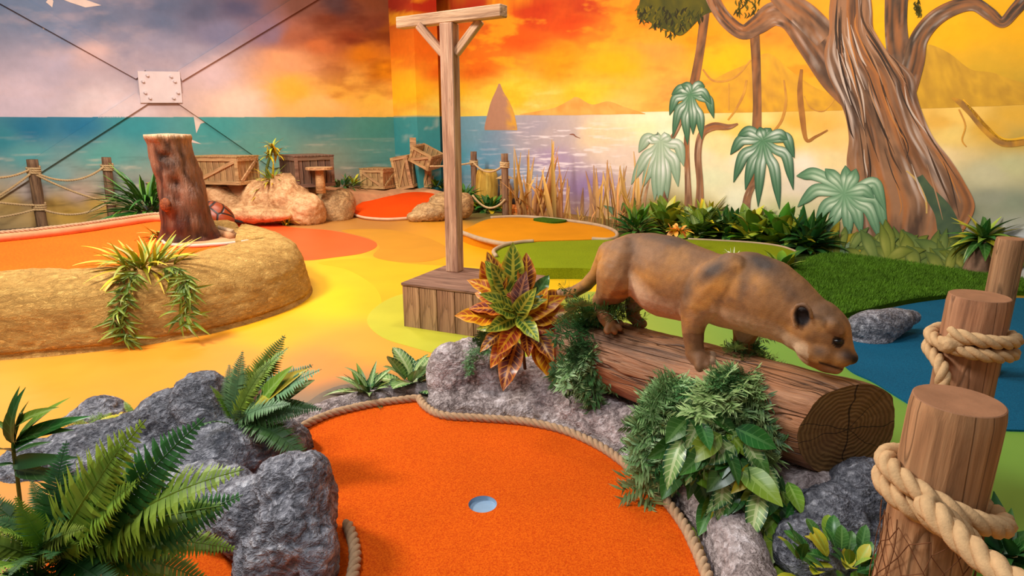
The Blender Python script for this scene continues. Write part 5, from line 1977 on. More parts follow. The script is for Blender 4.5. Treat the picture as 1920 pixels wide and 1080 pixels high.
def rosette(name, label, cat, base, n, key, fn, mats, L, el=(0.2, 1.2), seed=0, spread=0.02, rise=0.0, group=None, part_name='leaf', az=(0, 2 * math.pi), wscale=(0.85, 1.15), nv=3, stem=None):
    rg = random.Random(seed)
    root = thing(name, label, cat, base, group)
    ms = variants(key, fn, nv)
    for k in range(n):
        a = az[0] + (az[1] - az[0]) * ((k * 0.618034) % 1.0) + rg.uniform(-0.2, 0.2)
        t = k / max(1, n - 1)
        e = el[0] + (el[1] - el[0]) * t + rg.uniform(-0.15, 0.15)
        b = np.asarray(base, float) + np.array([math.cos(a) * spread * rg.random(), math.sin(a) * spread * rg.random(), rise * t])
        put(part_name, rg.choice(ms), rg.choice(mats), root, b, sph(a, e), L * rg.uniform(0.75, 1.15) * (1 - 0.25 * t), rg.uniform(-0.4, 0.4), wscale=rg.uniform(*wscale))
    if stem:
        V, Fc = tube_geo([np.asarray(base), np.asarray(base) + [0, 0, rise + 0.02]], stem[0], 6)
        part('stem', V, Fc, stem[1], root)
    return root


BROAD = lambda k: leaf_mesh('broad_leaf', 0.42, 0.12 + 0.14 * k, 0.16, 'broad', 9, 0.05)
OVAL = lambda k: leaf_mesh('oval_leaf', 0.50, 0.10 + 0.12 * k, 0.12, 'oval', 8, 0.03)
LANCE = lambda k: leaf_mesh('lance_leaf', 0.22, 0.15 + 0.18 * k, 0.2, 'lance', 9)
BLADE = lambda k: leaf_mesh('blade', 0.07, 0.2 + 0.25 * k, 0.25, 'strap', 9)
CROT = lambda k: leaf_mesh('croton_leaf', 0.40, 0.05 + 0.16 * k, 0.14, 'broad', 14, 0.16, 0.15 * (k - 1))
FROND = lambda k: frond_mesh('frond', 36, 0.19, 0.22 + 0.16 * k, 0.026, k)
SPRIG = lambda k: sprig_mesh('sprig', 14, 0.13, 0.45 + 0.25 * k, k, 0.011)

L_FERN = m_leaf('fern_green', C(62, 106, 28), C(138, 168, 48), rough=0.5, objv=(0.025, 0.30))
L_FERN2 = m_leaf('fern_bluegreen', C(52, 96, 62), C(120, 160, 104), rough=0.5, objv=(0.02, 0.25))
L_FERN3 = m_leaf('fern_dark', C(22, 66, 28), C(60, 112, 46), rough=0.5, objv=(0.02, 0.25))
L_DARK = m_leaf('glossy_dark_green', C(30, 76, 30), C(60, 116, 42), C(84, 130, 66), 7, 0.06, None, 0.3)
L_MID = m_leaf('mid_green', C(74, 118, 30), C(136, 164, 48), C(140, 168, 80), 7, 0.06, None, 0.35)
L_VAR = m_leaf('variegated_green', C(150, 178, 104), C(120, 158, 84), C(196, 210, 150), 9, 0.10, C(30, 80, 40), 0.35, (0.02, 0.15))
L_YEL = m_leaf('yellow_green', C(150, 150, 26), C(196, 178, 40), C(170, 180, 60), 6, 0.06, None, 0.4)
L_SPIKE = m_leaf('spiky_green', C(92, 126, 30), C(176, 184, 58), rough=0.45)
L_GOLD = m_leaf('golden_tuft', C(130, 146, 22), C(246, 206, 40), rough=0.45, objv=(0.03, 0.2))
L_VINE = m_leaf('vine_green', C(86, 112, 26), C(146, 160, 48), rough=0.5, objv=(0.02, 0.3))
L_FEATH = m_leaf('feathery_green', C(74, 122, 48), C(168, 196, 130), rough=0.45, objv=(0.02, 0.3))
L_FEATHD = m_leaf('feathery_dark', C(34, 82, 40), C(88, 140, 76), rough=0.45, objv=(0.02, 0.3))
L_PALMB = m_leaf('bush_palm_green', C(50, 96, 18), C(96, 150, 36), rough=0.4, objv=(0.02, 0.3))
L_REED = m_leaf('dry_reed', C(150, 104, 58), C(232, 176, 88), rough=0.7, objv=(0.02, 0.25))
L_ORANGE = m_leaf('croton_orange', C(150, 60, 12), C(196, 88, 16), C(240, 168, 24), 9, 0.10, C(232, 150, 20), 0.35, (0.015, 0.2))
L_MAROON = m_leaf('croton_maroon', C(84, 34, 20), C(126, 52, 20), C(222, 150, 40), 9, 0.09, C(206, 120, 30), 0.35, (0.015, 0.2))
L_CGREEN = m_leaf('croton_green', C(54, 96, 36), C(104, 136, 44), C(206, 206, 70), 9, 0.12, C(196, 196, 60), 0.35, (0.015, 0.15))
L_CPINK = m_leaf('croton_purple', C(96, 66, 72), C(120, 84, 84), C(206, 150, 110), 9, 0.08, C(160, 110, 90), 0.35, (0.01, 0.1))
STEM = m_flat('green_stem', C(90, 104, 40), 0.6, 0.3, 0.1)
BRST = m_flat('brown_stem', C(96, 70, 44), 0.7, 0.2, 0.15)


# ------------------------------------------------------------------ croton on the rock rim
def croton():
    base = Y(985, 668, 2.98)
    root = thing('croton', 'croton plant with orange, maroon and yellow-veined leaves beside the log', 'plant', base)
    ms = variants('croton', CROT)
    rg = random.Random(12)
    V, Fc = tube_geo(catmull([base + [0, 0, -0.08], base + [-0.02, -0.02, 0.12], base + [-0.03, -0.02, 0.30], base + [-0.05, 0.0, 0.40]], 6), 0.009, 6)
    part('stem', V, Fc, BRST, root)
    # leaf tips read from the photo: (base px, tip px, material, lean toward the viewer in m)
    sp = [((962, 545), (962, 468), L_CGREEN, 0.02), ((945, 545), (915, 484), L_MAROON, 0.02), ((985, 550), (990, 486), L_MAROON, 0.03), ((955, 555), (925, 505), L_CGREEN, 0.05),
          ((950, 560), (885, 530), L_ORANGE, 0.02), ((965, 575), (925, 512), L_CGREEN, 0.09), ((968, 580), (985, 520), L_CPINK, 0.05), ((965, 580), (915, 555), L_CGREEN, 0.11),
          ((960, 585), (890, 572), L_MAROON, 0.06), ((950, 595), (866, 598), L_ORANGE, 0.05), ((967, 585), (1015, 565), L_CGREEN, 0.07), ((975, 600), (1046, 560), L_ORANGE, 0.06),
          ((970, 592), (922, 622), L_CGREEN, 0.13), ((970, 592), (1002, 630), L_CGREEN, 0.14), ((968, 600), (985, 560), L_CGREEN, 0.12), ((965, 590), (925, 580), L_CGREEN, 0.14),
          ((985, 600), (1068, 588), L_ORANGE, 0.05), ((990, 612), (1064, 634), L_ORANGE, 0.08), ((972, 606), (940, 660), L_ORANGE, 0.16), ((970, 640), (946, 716), L_MAROON, 0.17), ((945, 620), (905, 650), L_MAROON, 0.1),
          ((1000, 615), (1030, 672), L_MAROON, 0.16), ((1010, 640), (1040, 712), L_ORANGE, 0.16), ((1000, 600), (1016, 552), L_ORANGE, 0.05), ((985, 620), (990, 664), L_MAROON, 0.12), ((1015, 625), (1060, 668), L_ORANGE, 0.08),
          ((940, 570), (890, 548), L_ORANGE, -0.03), ((930, 560), (905, 500), L_ORANGE, -0.05), ((1000, 560), (1030, 520), L_DARK, -0.06), ((1010, 580), (1060, 545), L_MAROON, -0.06), ((960, 560), (945, 498), L_ORANGE, -0.06), ((950, 610), (900, 618), L_CGREEN, 0.02),
          ((1005, 640), (1018, 690), L_ORANGE, 0.1), ((955, 640), (965, 690), L_MAROON, 0.1), ((960, 628), (925, 680), L_ORANGE, 0.1)]
    for k, ((bx, by), (tx, ty), mt, ln) in enumerate(sp):
        b = Y(bx, by, 2.92 + rg.uniform(-0.02, 0.02))
        t_ = Y(tx, ty, 2.92 - ln)
        v = t_ - b
        L = np.linalg.norm(v)
        up = np.array([0, -0.85, 0.75])
        put('leaf', ms[k % 3], mt, root, b, v / L + np.array([0, 0, 0.10]), L * 1.16, rg.uniform(-0.25, 0.25), up, rg.uniform(0.95, 1.25))


croton()


# ------------------------------------------------------------------ feathery greens
def feathery(name, label, spots, seed, mats, key='sprig', fn=SPRIG, nm='sprig', base=None):
    """spots: base px, distance, tip px, tip distance"""
    rg = random.Random(seed)
    b0 = Y(*spots[0][0], spots[0][1]) if base is None else base
    root = thing(name, label, 'plant', b0)
    ms = variants(key, fn)
    for (bp, bd, tp, td) in spots:
        b = Y(*bp, bd)
        t_ = Y(*tp, td)
        v = t_ - b
        L = np.linalg.norm(v) * 1.15
        hang_ = tp[1] > bp[1] + 45
        put(nm, rg.choice(ms), rg.choice(mats), root, b, v + np.array([0, -0.15 * L, (0.12 if hang_ else 0.35) * L]), L * (1.35 if hang_ else 1.05), rg.uniform(-0.8, 0.8), (0, -0.6, 0.8) if hang_ else (0, 0, 1))
    return root


rg = random.Random(5)
sp = [((1105 + rg.uniform(-20, 25), 620), 2.82, (1108 + rg.uniform(-75, 75), 600 + rg.uniform(-55, 65)), 2.8 + rg.uniform(-0.14, 0.1)) for k in range(46)]
sp += [((1105 + rg.uniform(-25, 25), 645), 2.72, (1095 + rg.uniform(-35, 55), 690 + rg.uniform(-25, 45)), 2.66) for k in range(24)]
feathery('feathery_plant', 'dark feathery greenery under the hind paw of the puma', sp, 3, [L_FEATHD, L_FEATHD, L_FEATH])
sp = [((905, 650), 3.02, (905 + rg.uniform(-55, 50), 650 + rg.uniform(-45, 45)), 3.0 + rg.uniform(-0.1, 0.05)) for k in range(16)]
feathery('feathery_plant', 'feathery greenery below the croton on the rounded rock', sp, 4, [L_FEATH, L_FEATHD])
sp = [((1365 + rg.uniform(-20, 60), 685), 2.42, (1390 + rg.uniform(-45, 70), 680 + rg.uniform(-50, 40)), 2.38 + rg.uniform(-0.1, 0.1)) for k in range(20)]
sp += [((1250 + rg.uniform(-10, 50), 702 + rg.uniform(0, 30)), 2.30, (1245 + rg.uniform(-35, 50), 790 + rg.uniform(-30, 60)), 2.16) for k in range(22)]
sp += [((1230 + rg.uniform(-12, 20), 760 + rg.uniform(0, 60)), 2.2, (1225 + rg.uniform(-20, 20), 850 + rg.uniform(-30, 70)), 2.12) for k in range(14)]
sp += [((1375 + rg.uniform(-35, 45), 700), 2.22, (1385 + rg.uniform(-70, 55), 775 + rg.uniform(-40, 60)), 2.08) for k in range(26)]
feathery('trailing_greenery', 'feathery green foliage draped over the log under the front paw', sp, 6, [L_FEATH, L_FEATH, L_FEATHD])

# broad-leaved plant cascading from the log to the kerb
def cascade():
    base = Y(1370, 850, 2.02)
    root = thing('broadleaf_plant', 'dark green broad-leaved plant cascading down below the log to the rope kerb', 'plant', base)
    ms = variants('broad', BROAD)
    rg = random.Random(21)
    sp = []
    for k in range(150):
        t = rg.random()
        cx = 1320 + 150 * t + rg.uniform(-75, 60)
        cy = 795 + 200 * t + rg.uniform(-30, 30)
        sp.append((cx, cy, rg.uniform(-1.1, 1.0)))
    for k, (cx, cy, a) in enumerate(sp):
        d0 = 2.02 - (cy - 800) / 200 * 0.16 + rg.uniform(-0.05, 0.05)
        L = rg.uniform(0.10, 0.19)
        b = Y(cx, cy, d0)
        dv = np.array([math.sin(a), -0.55 + rg.uniform(-0.2, 0.2), -0.55 + rg.uniform(-0.4, 0.5)])
        mt = rg.choice([L_DARK, L_DARK, L_DARK, L_MID, L_VAR]) if k % 29 else L_YEL
        put('leaf', rg.choice(ms), mt, root, b, dv, L, rg.uniform(-0.5, 0.5), (0, -0.7, 0.8), rg.uniform(0.9, 1.25))
    for (p, q) in (((1310, 800), (1420, 940)), ((1360, 820), (1480, 960)), ((1290, 790), (1320, 900)), ((1400, 880), (1390, 1020)), ((1440, 900), (1500, 990))):
        V, Fc = tube_geo(catmull([Y(*p, 2.03), Y((p[0] + q[0]) / 2 + 12, (p[1] + q[1]) / 2 - 15, 1.95), Y(*q, 1.86)], 6), 0.003, 5)
        part('stem', V, Fc, STEM, root)


cascade()

# ------------------------------------------------------------------ plants behind the far rope
rosette('hosta', 'variegated plant with pale oval leaves beside the rounded rock', 'plant', G(772, 724, 0), 15, 'oval', OVAL, [L_VAR], 0.25, (0.15, 1.2), 5, 0.06, 0.05)
rosette('agave', 'small spiky plant with dark striped leaves behind the far rope', 'plant', G(690, 744, 0), 26, 'lance', LANCE, [L_DARK, L_MID, L_VAR], 0.23, (0.1, 1.2), 6, 0.04, 0.03)


# ------------------------------------------------------------------ ferns
def fern(name, label, base, n, L, el, mats, seed, az=(0, 6.283), key='frond', fn=FROND, extra=()):
    root = rosette(name, label, 'fern', base, n, key, fn, mats, L, el, seed, 0.05, 0.03, None, 'frond', az, (0.85, 1.2))
    rg = random.Random(seed + 1)
    ms = variants(key, fn)
    for (bp, bd, tp, td, mt) in extra:
        b = Y(*bp, bd)
        v = Y(*tp, td) - b
        L_ = np.linalg.norm(v) * 1.08
        put('frond', rg.choice(ms), mt, root, b, v + np.array([0, 0, 0.25 * L_]), L_, rg.uniform(-0.5, 0.5), (0, -0.6, 0.8))
    return root


ex = []
rg = random.Random(31)
tips = [(190, 870), (235, 885), (280, 865), (345, 875), (300, 900), (405, 925), (150, 905), (110, 930), (380, 1010), (455, 1003), (330, 1060), (420, 1055), (60, 890), (20, 960), (255, 960), (210, 1000), (170, 1040), (300, 1010), (100, 1010), (40, 1040), (140, 960), (350, 960), (260, 1070), (390, 1090), (60, 1090), (180, 1090)]
for k, (tx, ty) in enumerate(tips):
    ex.append(((110 + rg.uniform(-50, 50) + (tx - 200) * 0.15, 1040 + rg.uniform(-20, 30)), 1.42, (tx, ty), 1.40 + rg.uniform(-0.12, 0.16) - (0.1 if ty > 1000 else 0), L_FERN if k % 3 else L_FERN3))
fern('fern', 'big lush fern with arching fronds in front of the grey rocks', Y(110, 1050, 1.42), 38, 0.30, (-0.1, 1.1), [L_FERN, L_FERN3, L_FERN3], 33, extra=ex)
ex = [((440, 795), 2.36, (520, 655), 2.42, L_FERN), ((440, 795), 2.36, (548, 650), 2.5, L_FERN), ((438, 795), 2.36, (430, 690), 2.4, L_FERN2), ((440, 795), 2.36, (455, 668), 2.4, L_FERN2), ((440, 795), 2.34, (605, 728), 2.3, L_FERN2), ((445, 795), 2.34, (560, 700), 2.3, L_FERN2),
      ((440, 795), 2.34, (495, 690), 2.36, L_FERN), ((450, 790), 2.3, (575, 860), 2.12, L_FERN3), ((450, 790), 2.3, (560, 800), 2.2, L_FERN3), ((445, 790), 2.3, (530, 770), 2.2, L_FERN2), ((440, 795), 2.36, (470, 690), 2.45, L_FERN), ((440, 795), 2.34, (590, 780), 2.25, L_FERN3)]
fr = fern('fern', 'upright mixed fern growing from the peak of the long grey rock', Y(442, 797, 2.35), 6, 0.20, (0.4, 1.2), [L_FERN2, L_FERN], 35, extra=ex)
for k, (tx, ty, mt) in enumerate([(555, 690, L_YEL), (540, 705, L_CPINK), (565, 712, L_VAR), (530, 690, L_MID), (520, 735, L_DARK), (500, 745, L_MID), (580, 755, L_DARK), (470, 760, L_VAR), (520, 715, L_YEL), (540, 730, L_MID)]):
    b = Y(470 + k * 4, 765, 2.33)
    v = Y(tx, ty, 2.32) - b
    put('leaf', variants('lance', LANCE)[k % 3], mt, fr, b, v, np.linalg.norm(v) * 1.1, 0.3 * (k % 3 - 1), (0, -0.7, 0.7), 1.5)


# leafy stemmed plant at the far left
def stem_plant():
    base = Y(40, 960, 1.75)
    root = thing('leafy_stem_plant', 'dark leafy plant on a thin stem beside the long grey rock', 'plant', base)
    V, Fc = tube_geo(catmull([base, Y(32, 890, 1.75), Y(25, 830, 1.75), Y(40, 775, 1.75)], 6), 0.006, 6)
    part('stem', V, Fc, STEM, root)
    for k, (b, t_, m_) in enumerate([((30, 830), (118, 740), L_MID), ((28, 840), (125, 770), L_DARK), ((28, 835), (-20, 760), L_DARK), ((30, 815), (45, 752), L_MID), ((30, 820), (0, 740), L_DARK), ((26, 850), (-30, 820), L_DARK), ((28, 850), (95, 830), L_DARK), ((30, 800), (80, 760), L_MID), ((24, 870), (90, 865), L_FERN3), ((26, 840), (60, 800), L_MID), ((26, 870), (-20, 880), L_DARK), ((28, 880), (100, 905), L_DARK), ((30, 812), (-25, 790), L_MID), ((30, 825), (110, 800), L_DARK)]):
        p = Y(*b, 1.75)
        v = Y(*t_, 1.75 - 0.05 * (k % 3)) - p
        put('leaf', variants('lance', LANCE)[k % 3], m_, root, p, v + np.array([0, 0, 0.02]), np.linalg.norm(v) * 1.0, 0.4 * (k % 3 - 1), (0, -0.6, 0.8), 0.95)


stem_plant()
rosette('moss_plant', 'light green leafy sprigs on the small pointed rock', 'plant', Y(175, 806, 2.70), 16, 'sprig', SPRIG, [L_SPIKE, L_MID], 0.13, (0.1, 0.9), 44, 0.05, 0.01, None, 'sprig')
rosette('small_fern', 'small yellow-green fern peeking out behind the long grey rock', 'fern', Y(250, 790, 2.80), 14, 'frond', FROND, [L_FERN, L_GOLD], 0.16, (0.1, 0.9), 45, 0.03, 0.02, None, 'frond')

# ------------------------------------------------------------------ grass tuft with trailing vines on the sand bank
def tuft_vines():
    base = G(272, 500, 0.43)
    root = rosette('trailing_tuft', 'golden-green grass tuft with two trailing vines over the sand bank', 'plant', base, 110, 'blade', BLADE, [L_GOLD, L_GOLD, L_SPIKE], 0.36, (-0.2, 1.35), 51, 0.20, 0.0, None, 'blade', wscale=(0.8, 1.6))
    rg = random.Random(52)
    for xs, ys in (((250, 240, 232, 228, 236), (510, 545, 575, 605, 632)), ((320, 345, 352, 348, 352), (500, 520, 545, 580, 605))):
        pts = []
        for k, (x, y) in enumerate(zip(xs, ys)):
            d = 4.10 - 0.05 * k
            pts.append(Y(x, y, [4.06, 3.94, 3.88, 3.83, 3.80][k] + (0.12 if xs[0] > 300 else 0)))
        P = catmull(pts, 10)
        V, Fc = tube_geo(P, 0.006, 5)
        vine = part('vine', V, Fc, STEM, root)
        for k in range(120):
            p = P[min(len(P) - 1, int(rg.random() ** 1.15 * len(P)))]
            a = rg.uniform(math.pi * 0.95, math.pi * 2.05)
            w = put('leaf', rg.choice(variants('lance', LANCE)), rg.choice([L_VINE, L_VINE, L_SPIKE]), vine, p + [rg.uniform(-0.05, 0.05), -0.01, 0], np.array([math.cos(a), 0.5 * math.sin(a) - 0.1, rg.uniform(-1.0, 0.2)]), rg.uniform(0.08, 0.16), rg.uniform(-0.6, 0.6), (0, -0.8, 0.5), 0.6)


tuft_vines()
rosette('spiky_plant', 'small olive spiky plant at the left foot of the stump', 'plant', G(302, 446, 0.39), 30, 'blade', BLADE, [L_SPIKE, L_VINE], 0.24, (0.1, 1.2), 53, 0.05, 0.0, None, 'blade', wscale=(1.3, 2.2))
rosette('palm_bush', 'bright green spiky palm bush behind the raised green near the fence', 'bush', Y(280, 408, 7.7), 150, 'blade', BLADE, [L_PALMB, L_PALMB, L_DARK], 0.62, (-0.1, 1.3), 54, 0.2, 0.26, None, 'blade', wscale=(0.7, 1.3))
rosette('grass_tuft', 'small yellow-green grass tuft at the foot of the golden boulder', 'plant', G(538, 422, 0), 36, 'blade', BLADE, [L_SPIKE, L_GOLD], 0.26, (0.8, 1.45), 55, 0.08, 0.0, None, 'blade', wscale=(1.2, 2.0))
rosette('grass_tuft', 'dark dry grass tuft beside the brownish rounded boulder', 'plant', G(615, 404, 0.03) + np.array([0, -0.15, 0]), 24, 'blade', BLADE, [m_leaf('dark_dry', C(56, 52, 36), C(96, 80, 52))], 0.26, (0.3, 1.2), 56, 0.06, 0.0, None, 'blade')


# spiky plant with flower stalk on the golden boulder
def yucca():
    base = Y(512, 350, 9.45)
    root = rosette('yucca', 'spiky yellow-green yucca with a tall flower stalk on the golden boulder', 'plant', base, 60, 'blade', BLADE, [L_SPIKE, L_GOLD], 0.42, (-0.3, 1.2), 57, 0.06, 0.10, None, 'blade', wscale=(1.0, 1.6))
    P = catmull([base, Y(500, 325, 9.45), Y(503, 305, 9.45), Y(510, 280, 9.45)], 6)
    V, Fc = tube_geo(P, 0.02, 5)
    stalk = part('stalk', V, Fc, STEM, root)
    rg = random.Random(3)
    for cx, cy, n in ((512, 278, 26), (503, 292, 14), (520, 290, 12)):
        for k in range(n):
            put('flower_leaf', rg.choice(variants('blade', BLADE)), rg.choice([L_GOLD, L_GOLD, L_YEL]), stalk, Y(cx, cy, 9.45), sph(rg.uniform(0, 6.28), rg.uniform(-0.4, 1.3)), rg.uniform(0.16, 0.26), 0, wscale=2.2)


yucca()

# ------------------------------------------------------------------ bushes along the walls
def onground(x, y, z=0.0):
    return G(x, y, z)


rosette('dark_bush', 'low dark bush with a yellow tip between the crates', 'bush', G(640, 352, 0.34), 40, 'lance', LANCE, [L_DARK, L_FERN3, L_FERN3], 0.30, (0, 1.2), 61, 0.35, 0.05)
rosette('dark_bush', 'small yellow-green bush left of the square crate', 'bush', G(662, 350, 0.32), 24, 'lance', LANCE, [L_GOLD, L_SPIKE], 0.26, (0.2, 1.3), 62, 0.12, 0.08)
rosette('green_bush', 'bright green spiky bush between the broken crates and the T-shaped post', 'bush', G(818, 352, 0.25), 44, 'lance', LANCE, [L_PALMB, L_SPIKE, L_DARK], 0.36, (0, 1.3), 63, 0.16, 0.06)
rosette('green_bush', 'green bush right of the T-shaped post beside the fence post', 'bush', G(868, 372, 0.20), 40, 'lance', LANCE, [L_PALMB, L_DARK], 0.34, (0, 1.3), 64, 0.16, 0.06)
rosette('green_bush', 'small leafy plant growing behind the toppled crate', 'bush', G(772, 350, 0.27), 26, 'lance', LANCE, [L_DARK, L_SPIKE], 0.26, (0.2, 1.3), 66, 0.2, 0.04)
rosette('green_bush', 'dark leafy bush with yellow leaves between the two rope fence posts', 'bush', G(916, 396, 0), 54, 'lance', LANCE, [L_DARK, L_DARK, L_MID, L_GOLD], 0.42, (0, 1.35), 65, 0.22, 0.08, wscale=(1.2, 2.0))
wb = [(1195, 440, 46, 0.30, [L_DARK, L_MID, L_PALMB], 'dark leafy bush at the end of the reeds', 'lance', LANCE),
      (1245, 434, 34, 0.34, [L_MID, L_YEL, L_SPIKE], 'yellow-green leafy bush under the pale painted palm', 'broad', BROAD),
      (1310, 446, 44, 0.28, [L_VAR, L_VAR, L_MID], 'bush with pale oval leaves under the tall painted palm', 'oval', OVAL),
      (1345, 436, 40, 0.42, [L_GOLD, L_SPIKE, L_YEL], 'tall yellow spiky bush right of the twisted painted trunk', 'lance', LANCE),
      (1372, 446, 40, 0.30, [L_DARK, L_FERN3], 'very dark green bush beside the yellow spiky bush', 'lance', LANCE),
      (1425, 452, 36, 0.36, [L_MID, L_YEL, L_PALMB], 'yellow-green bush under the drooping painted palm', 'broad', BROAD),
      (1475, 458, 34, 0.34, [L_MID, L_SPIKE, L_PALMB], 'fresh green bush right of the drooping painted palm', 'broad', BROAD),
      (1530, 466, 54, 0.34, [L_FERN3, L_DARK, L_FERN3], 'dark grassy bush at the corner of the turf lawn', 'lance', LANCE),
      (1500, 462, 30, 0.30, [L_YEL, L_MID], 'small golden-leaved bush behind the dark grassy bush', 'lance', LANCE)]
for k, (x, y, n, L, mts, lab, key, fn) in enumerate(wb):
    b = G(x, y, 0)
    b += NR * max(0.0, 0.20 - (b - WR0) @ NR)
    rosette('leafy_bush', lab, 'bush', b, int(n * 1.2), key, fn, mts, L * 1.2, (0.0, 1.35), 70 + k, 0.14, 0.20, wscale=(0.9, 1.4))
# orange flower cluster
rosette('orange_flower', 'ragged orange flower on the bushes behind the back of the puma', 'flower', Y(1270, 432, 6.6), 26, 'oval', OVAL, [m_leaf('orange_petal', C(236, 140, 30), C(255, 190, 90), rough=0.5)], 0.12, (-0.8, 1.3), 81, 0.09, 0.0, None, 'petal')
rosette('white_flower_sprig', 'small white-flowered sprig on the olive green behind the puma', 'plant', G(1375, 482, 0.11), 16, 'blade', BLADE, [m_leaf('white_petal', C(180, 190, 110), C(250, 250, 230), rough=0.5)], 0.14, (0.4, 1.3), 82, 0.05, 0.0, None, 'blade')
rosette('leafy_sprig', 'leafy green sprig rising behind the shoulders of the puma', 'plant', G(1462, 506, 0.04), 14, 'broad', BROAD, [L_PALMB, L_MID], 0.24, (0.3, 1.3), 83, 0.06, 0.05)
rosette('glossy_bush', 'small glossy dark bush in front of the dark grey rock', 'bush', Y(1590, 1085, 1.50), 60, 'oval', OVAL, [L_DARK, L_DARK, L_MID, L_YEL], 0.09, (0.0, 1.4), 84, 0.16, 0.06)
rosette('leafy_bush', 'dark pointed-leaf plant on the green floor behind the slung rope', 'bush', G(1880, 1062, 0), 26, 'lance', LANCE, [L_DARK, L_FERN3], 0.20, (0.2, 1.2), 85, 0.04, 0.06, wscale=(1.4, 2.0))


# potted trunk plant at the right wall
def trunk_plant():
    b = G(1830, 509, 0.04)
    root = thing('trunk_plant', 'leafy plant on a short brown trunk beside the slim post', 'plant', b)
    t_ = Y(1842, 452, b[1])
    P = catmull([b, (b + t_) / 2, t_], 6)
    V, Fc = tube_geo(P, np.linspace(22, 13, len(P)) * depth(b) / F, 16)
    V = V + 0.008 * fbm(V * 14, 3, 4)[:, None]
    part('trunk', V, Fc, m_flat('fibrous_trunk', C(140, 108, 86), 0.9, 0.1, 0.25, 16, 0.6), root)
    rg = random.Random(9)
    for k in range(44):
        e = -0.5 + 1.6 * k / 43
        put('leaf', rg.choice(variants('lance', LANCE)), rg.choice([L_DARK, L_MID, L_SPIKE, L_YEL]), root, t_ + [0, 0, 0.02 * rg.random()], sph(k * 2.4, e + rg.uniform(-0.15, 0.15)), rg.uniform(0.26, 0.36), rg.uniform(-0.3, 0.3), wscale=rg.uniform(0.9, 1.4))


trunk_plant()


# reeds in front of the painted shore
def reeds(label, x0, x1, n, Lr, seed, y0):
    rg = random.Random(seed)
    xm = (x0 + x1) / 2
    fix = lambda p: p + NR * max(0.0, 0.10 - (p - WR0) @ NR)
    base = fix(G(xm, y0 + (xm - 960) * 0.12, 0))
    root = thing('reed_clump', label, 'reeds', base)
    ms = variants('blade', BLADE) + [leaf_mesh('blade', 0.06, 0.06, 0.25, 'strap')]
    for k in range(n):
        x = rg.uniform(x0, x1)
        p = fix(G(x, y0 + (x - 960) * 0.12 + rg.uniform(-3, 6), 0)) + NR * rg.uniform(0, 0.08)
        tall = rg.random() < 0.35
        m_ = ms[3] if tall else rg.choice(ms)
        d = np.array([rg.uniform(-0.25, 0.25), rg.uniform(-0.12, 0.12), 1.0])
        put('reed', m_, L_REED, root, p, d, rg.uniform(*Lr) * (1.25 if tall else 0.8), rg.uniform(-1.5, 1.5), (rg.uniform(-1, 1), rg.uniform(-1, 1), 0.2), rg.uniform(0.7, 1.4))


reeds('tall dry golden reeds behind the orange bucket', 955, 1015, 26, (0.5, 0.95), 91, 404)
reeds('dry golden reeds with the tallest stalks in front of the lilac water', 1015, 1062, 24, (0.5, 1.05), 92, 404)
reeds('short tangled dry reeds between the two taller stands', 1062, 1115, 30, (0.15, 0.40), 93, 404)
reeds('golden reeds with brown tops beside the pale painted palm', 1118, 1200, 34, (0.4, 0.85), 94, 404)
# ================================================================== crates, fences and small props
CRATE = m_wood('crate_wood', C(118, 86, 52), C(178, 138, 88), C(208, 168, 112), 2, 1.0, 0.3)
CRATE_F = m_wood('crate_frame_wood', C(134, 98, 60), C(194, 150, 98), C(222, 180, 124), 0, 1.0, 0.2)
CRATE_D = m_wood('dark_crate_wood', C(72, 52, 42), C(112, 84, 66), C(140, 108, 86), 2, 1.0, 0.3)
CRATE_DF = m_wood('dark_crate_frame', C(84, 60, 46), C(126, 94, 74), C(150, 116, 92), 0, 1.0, 0.2)


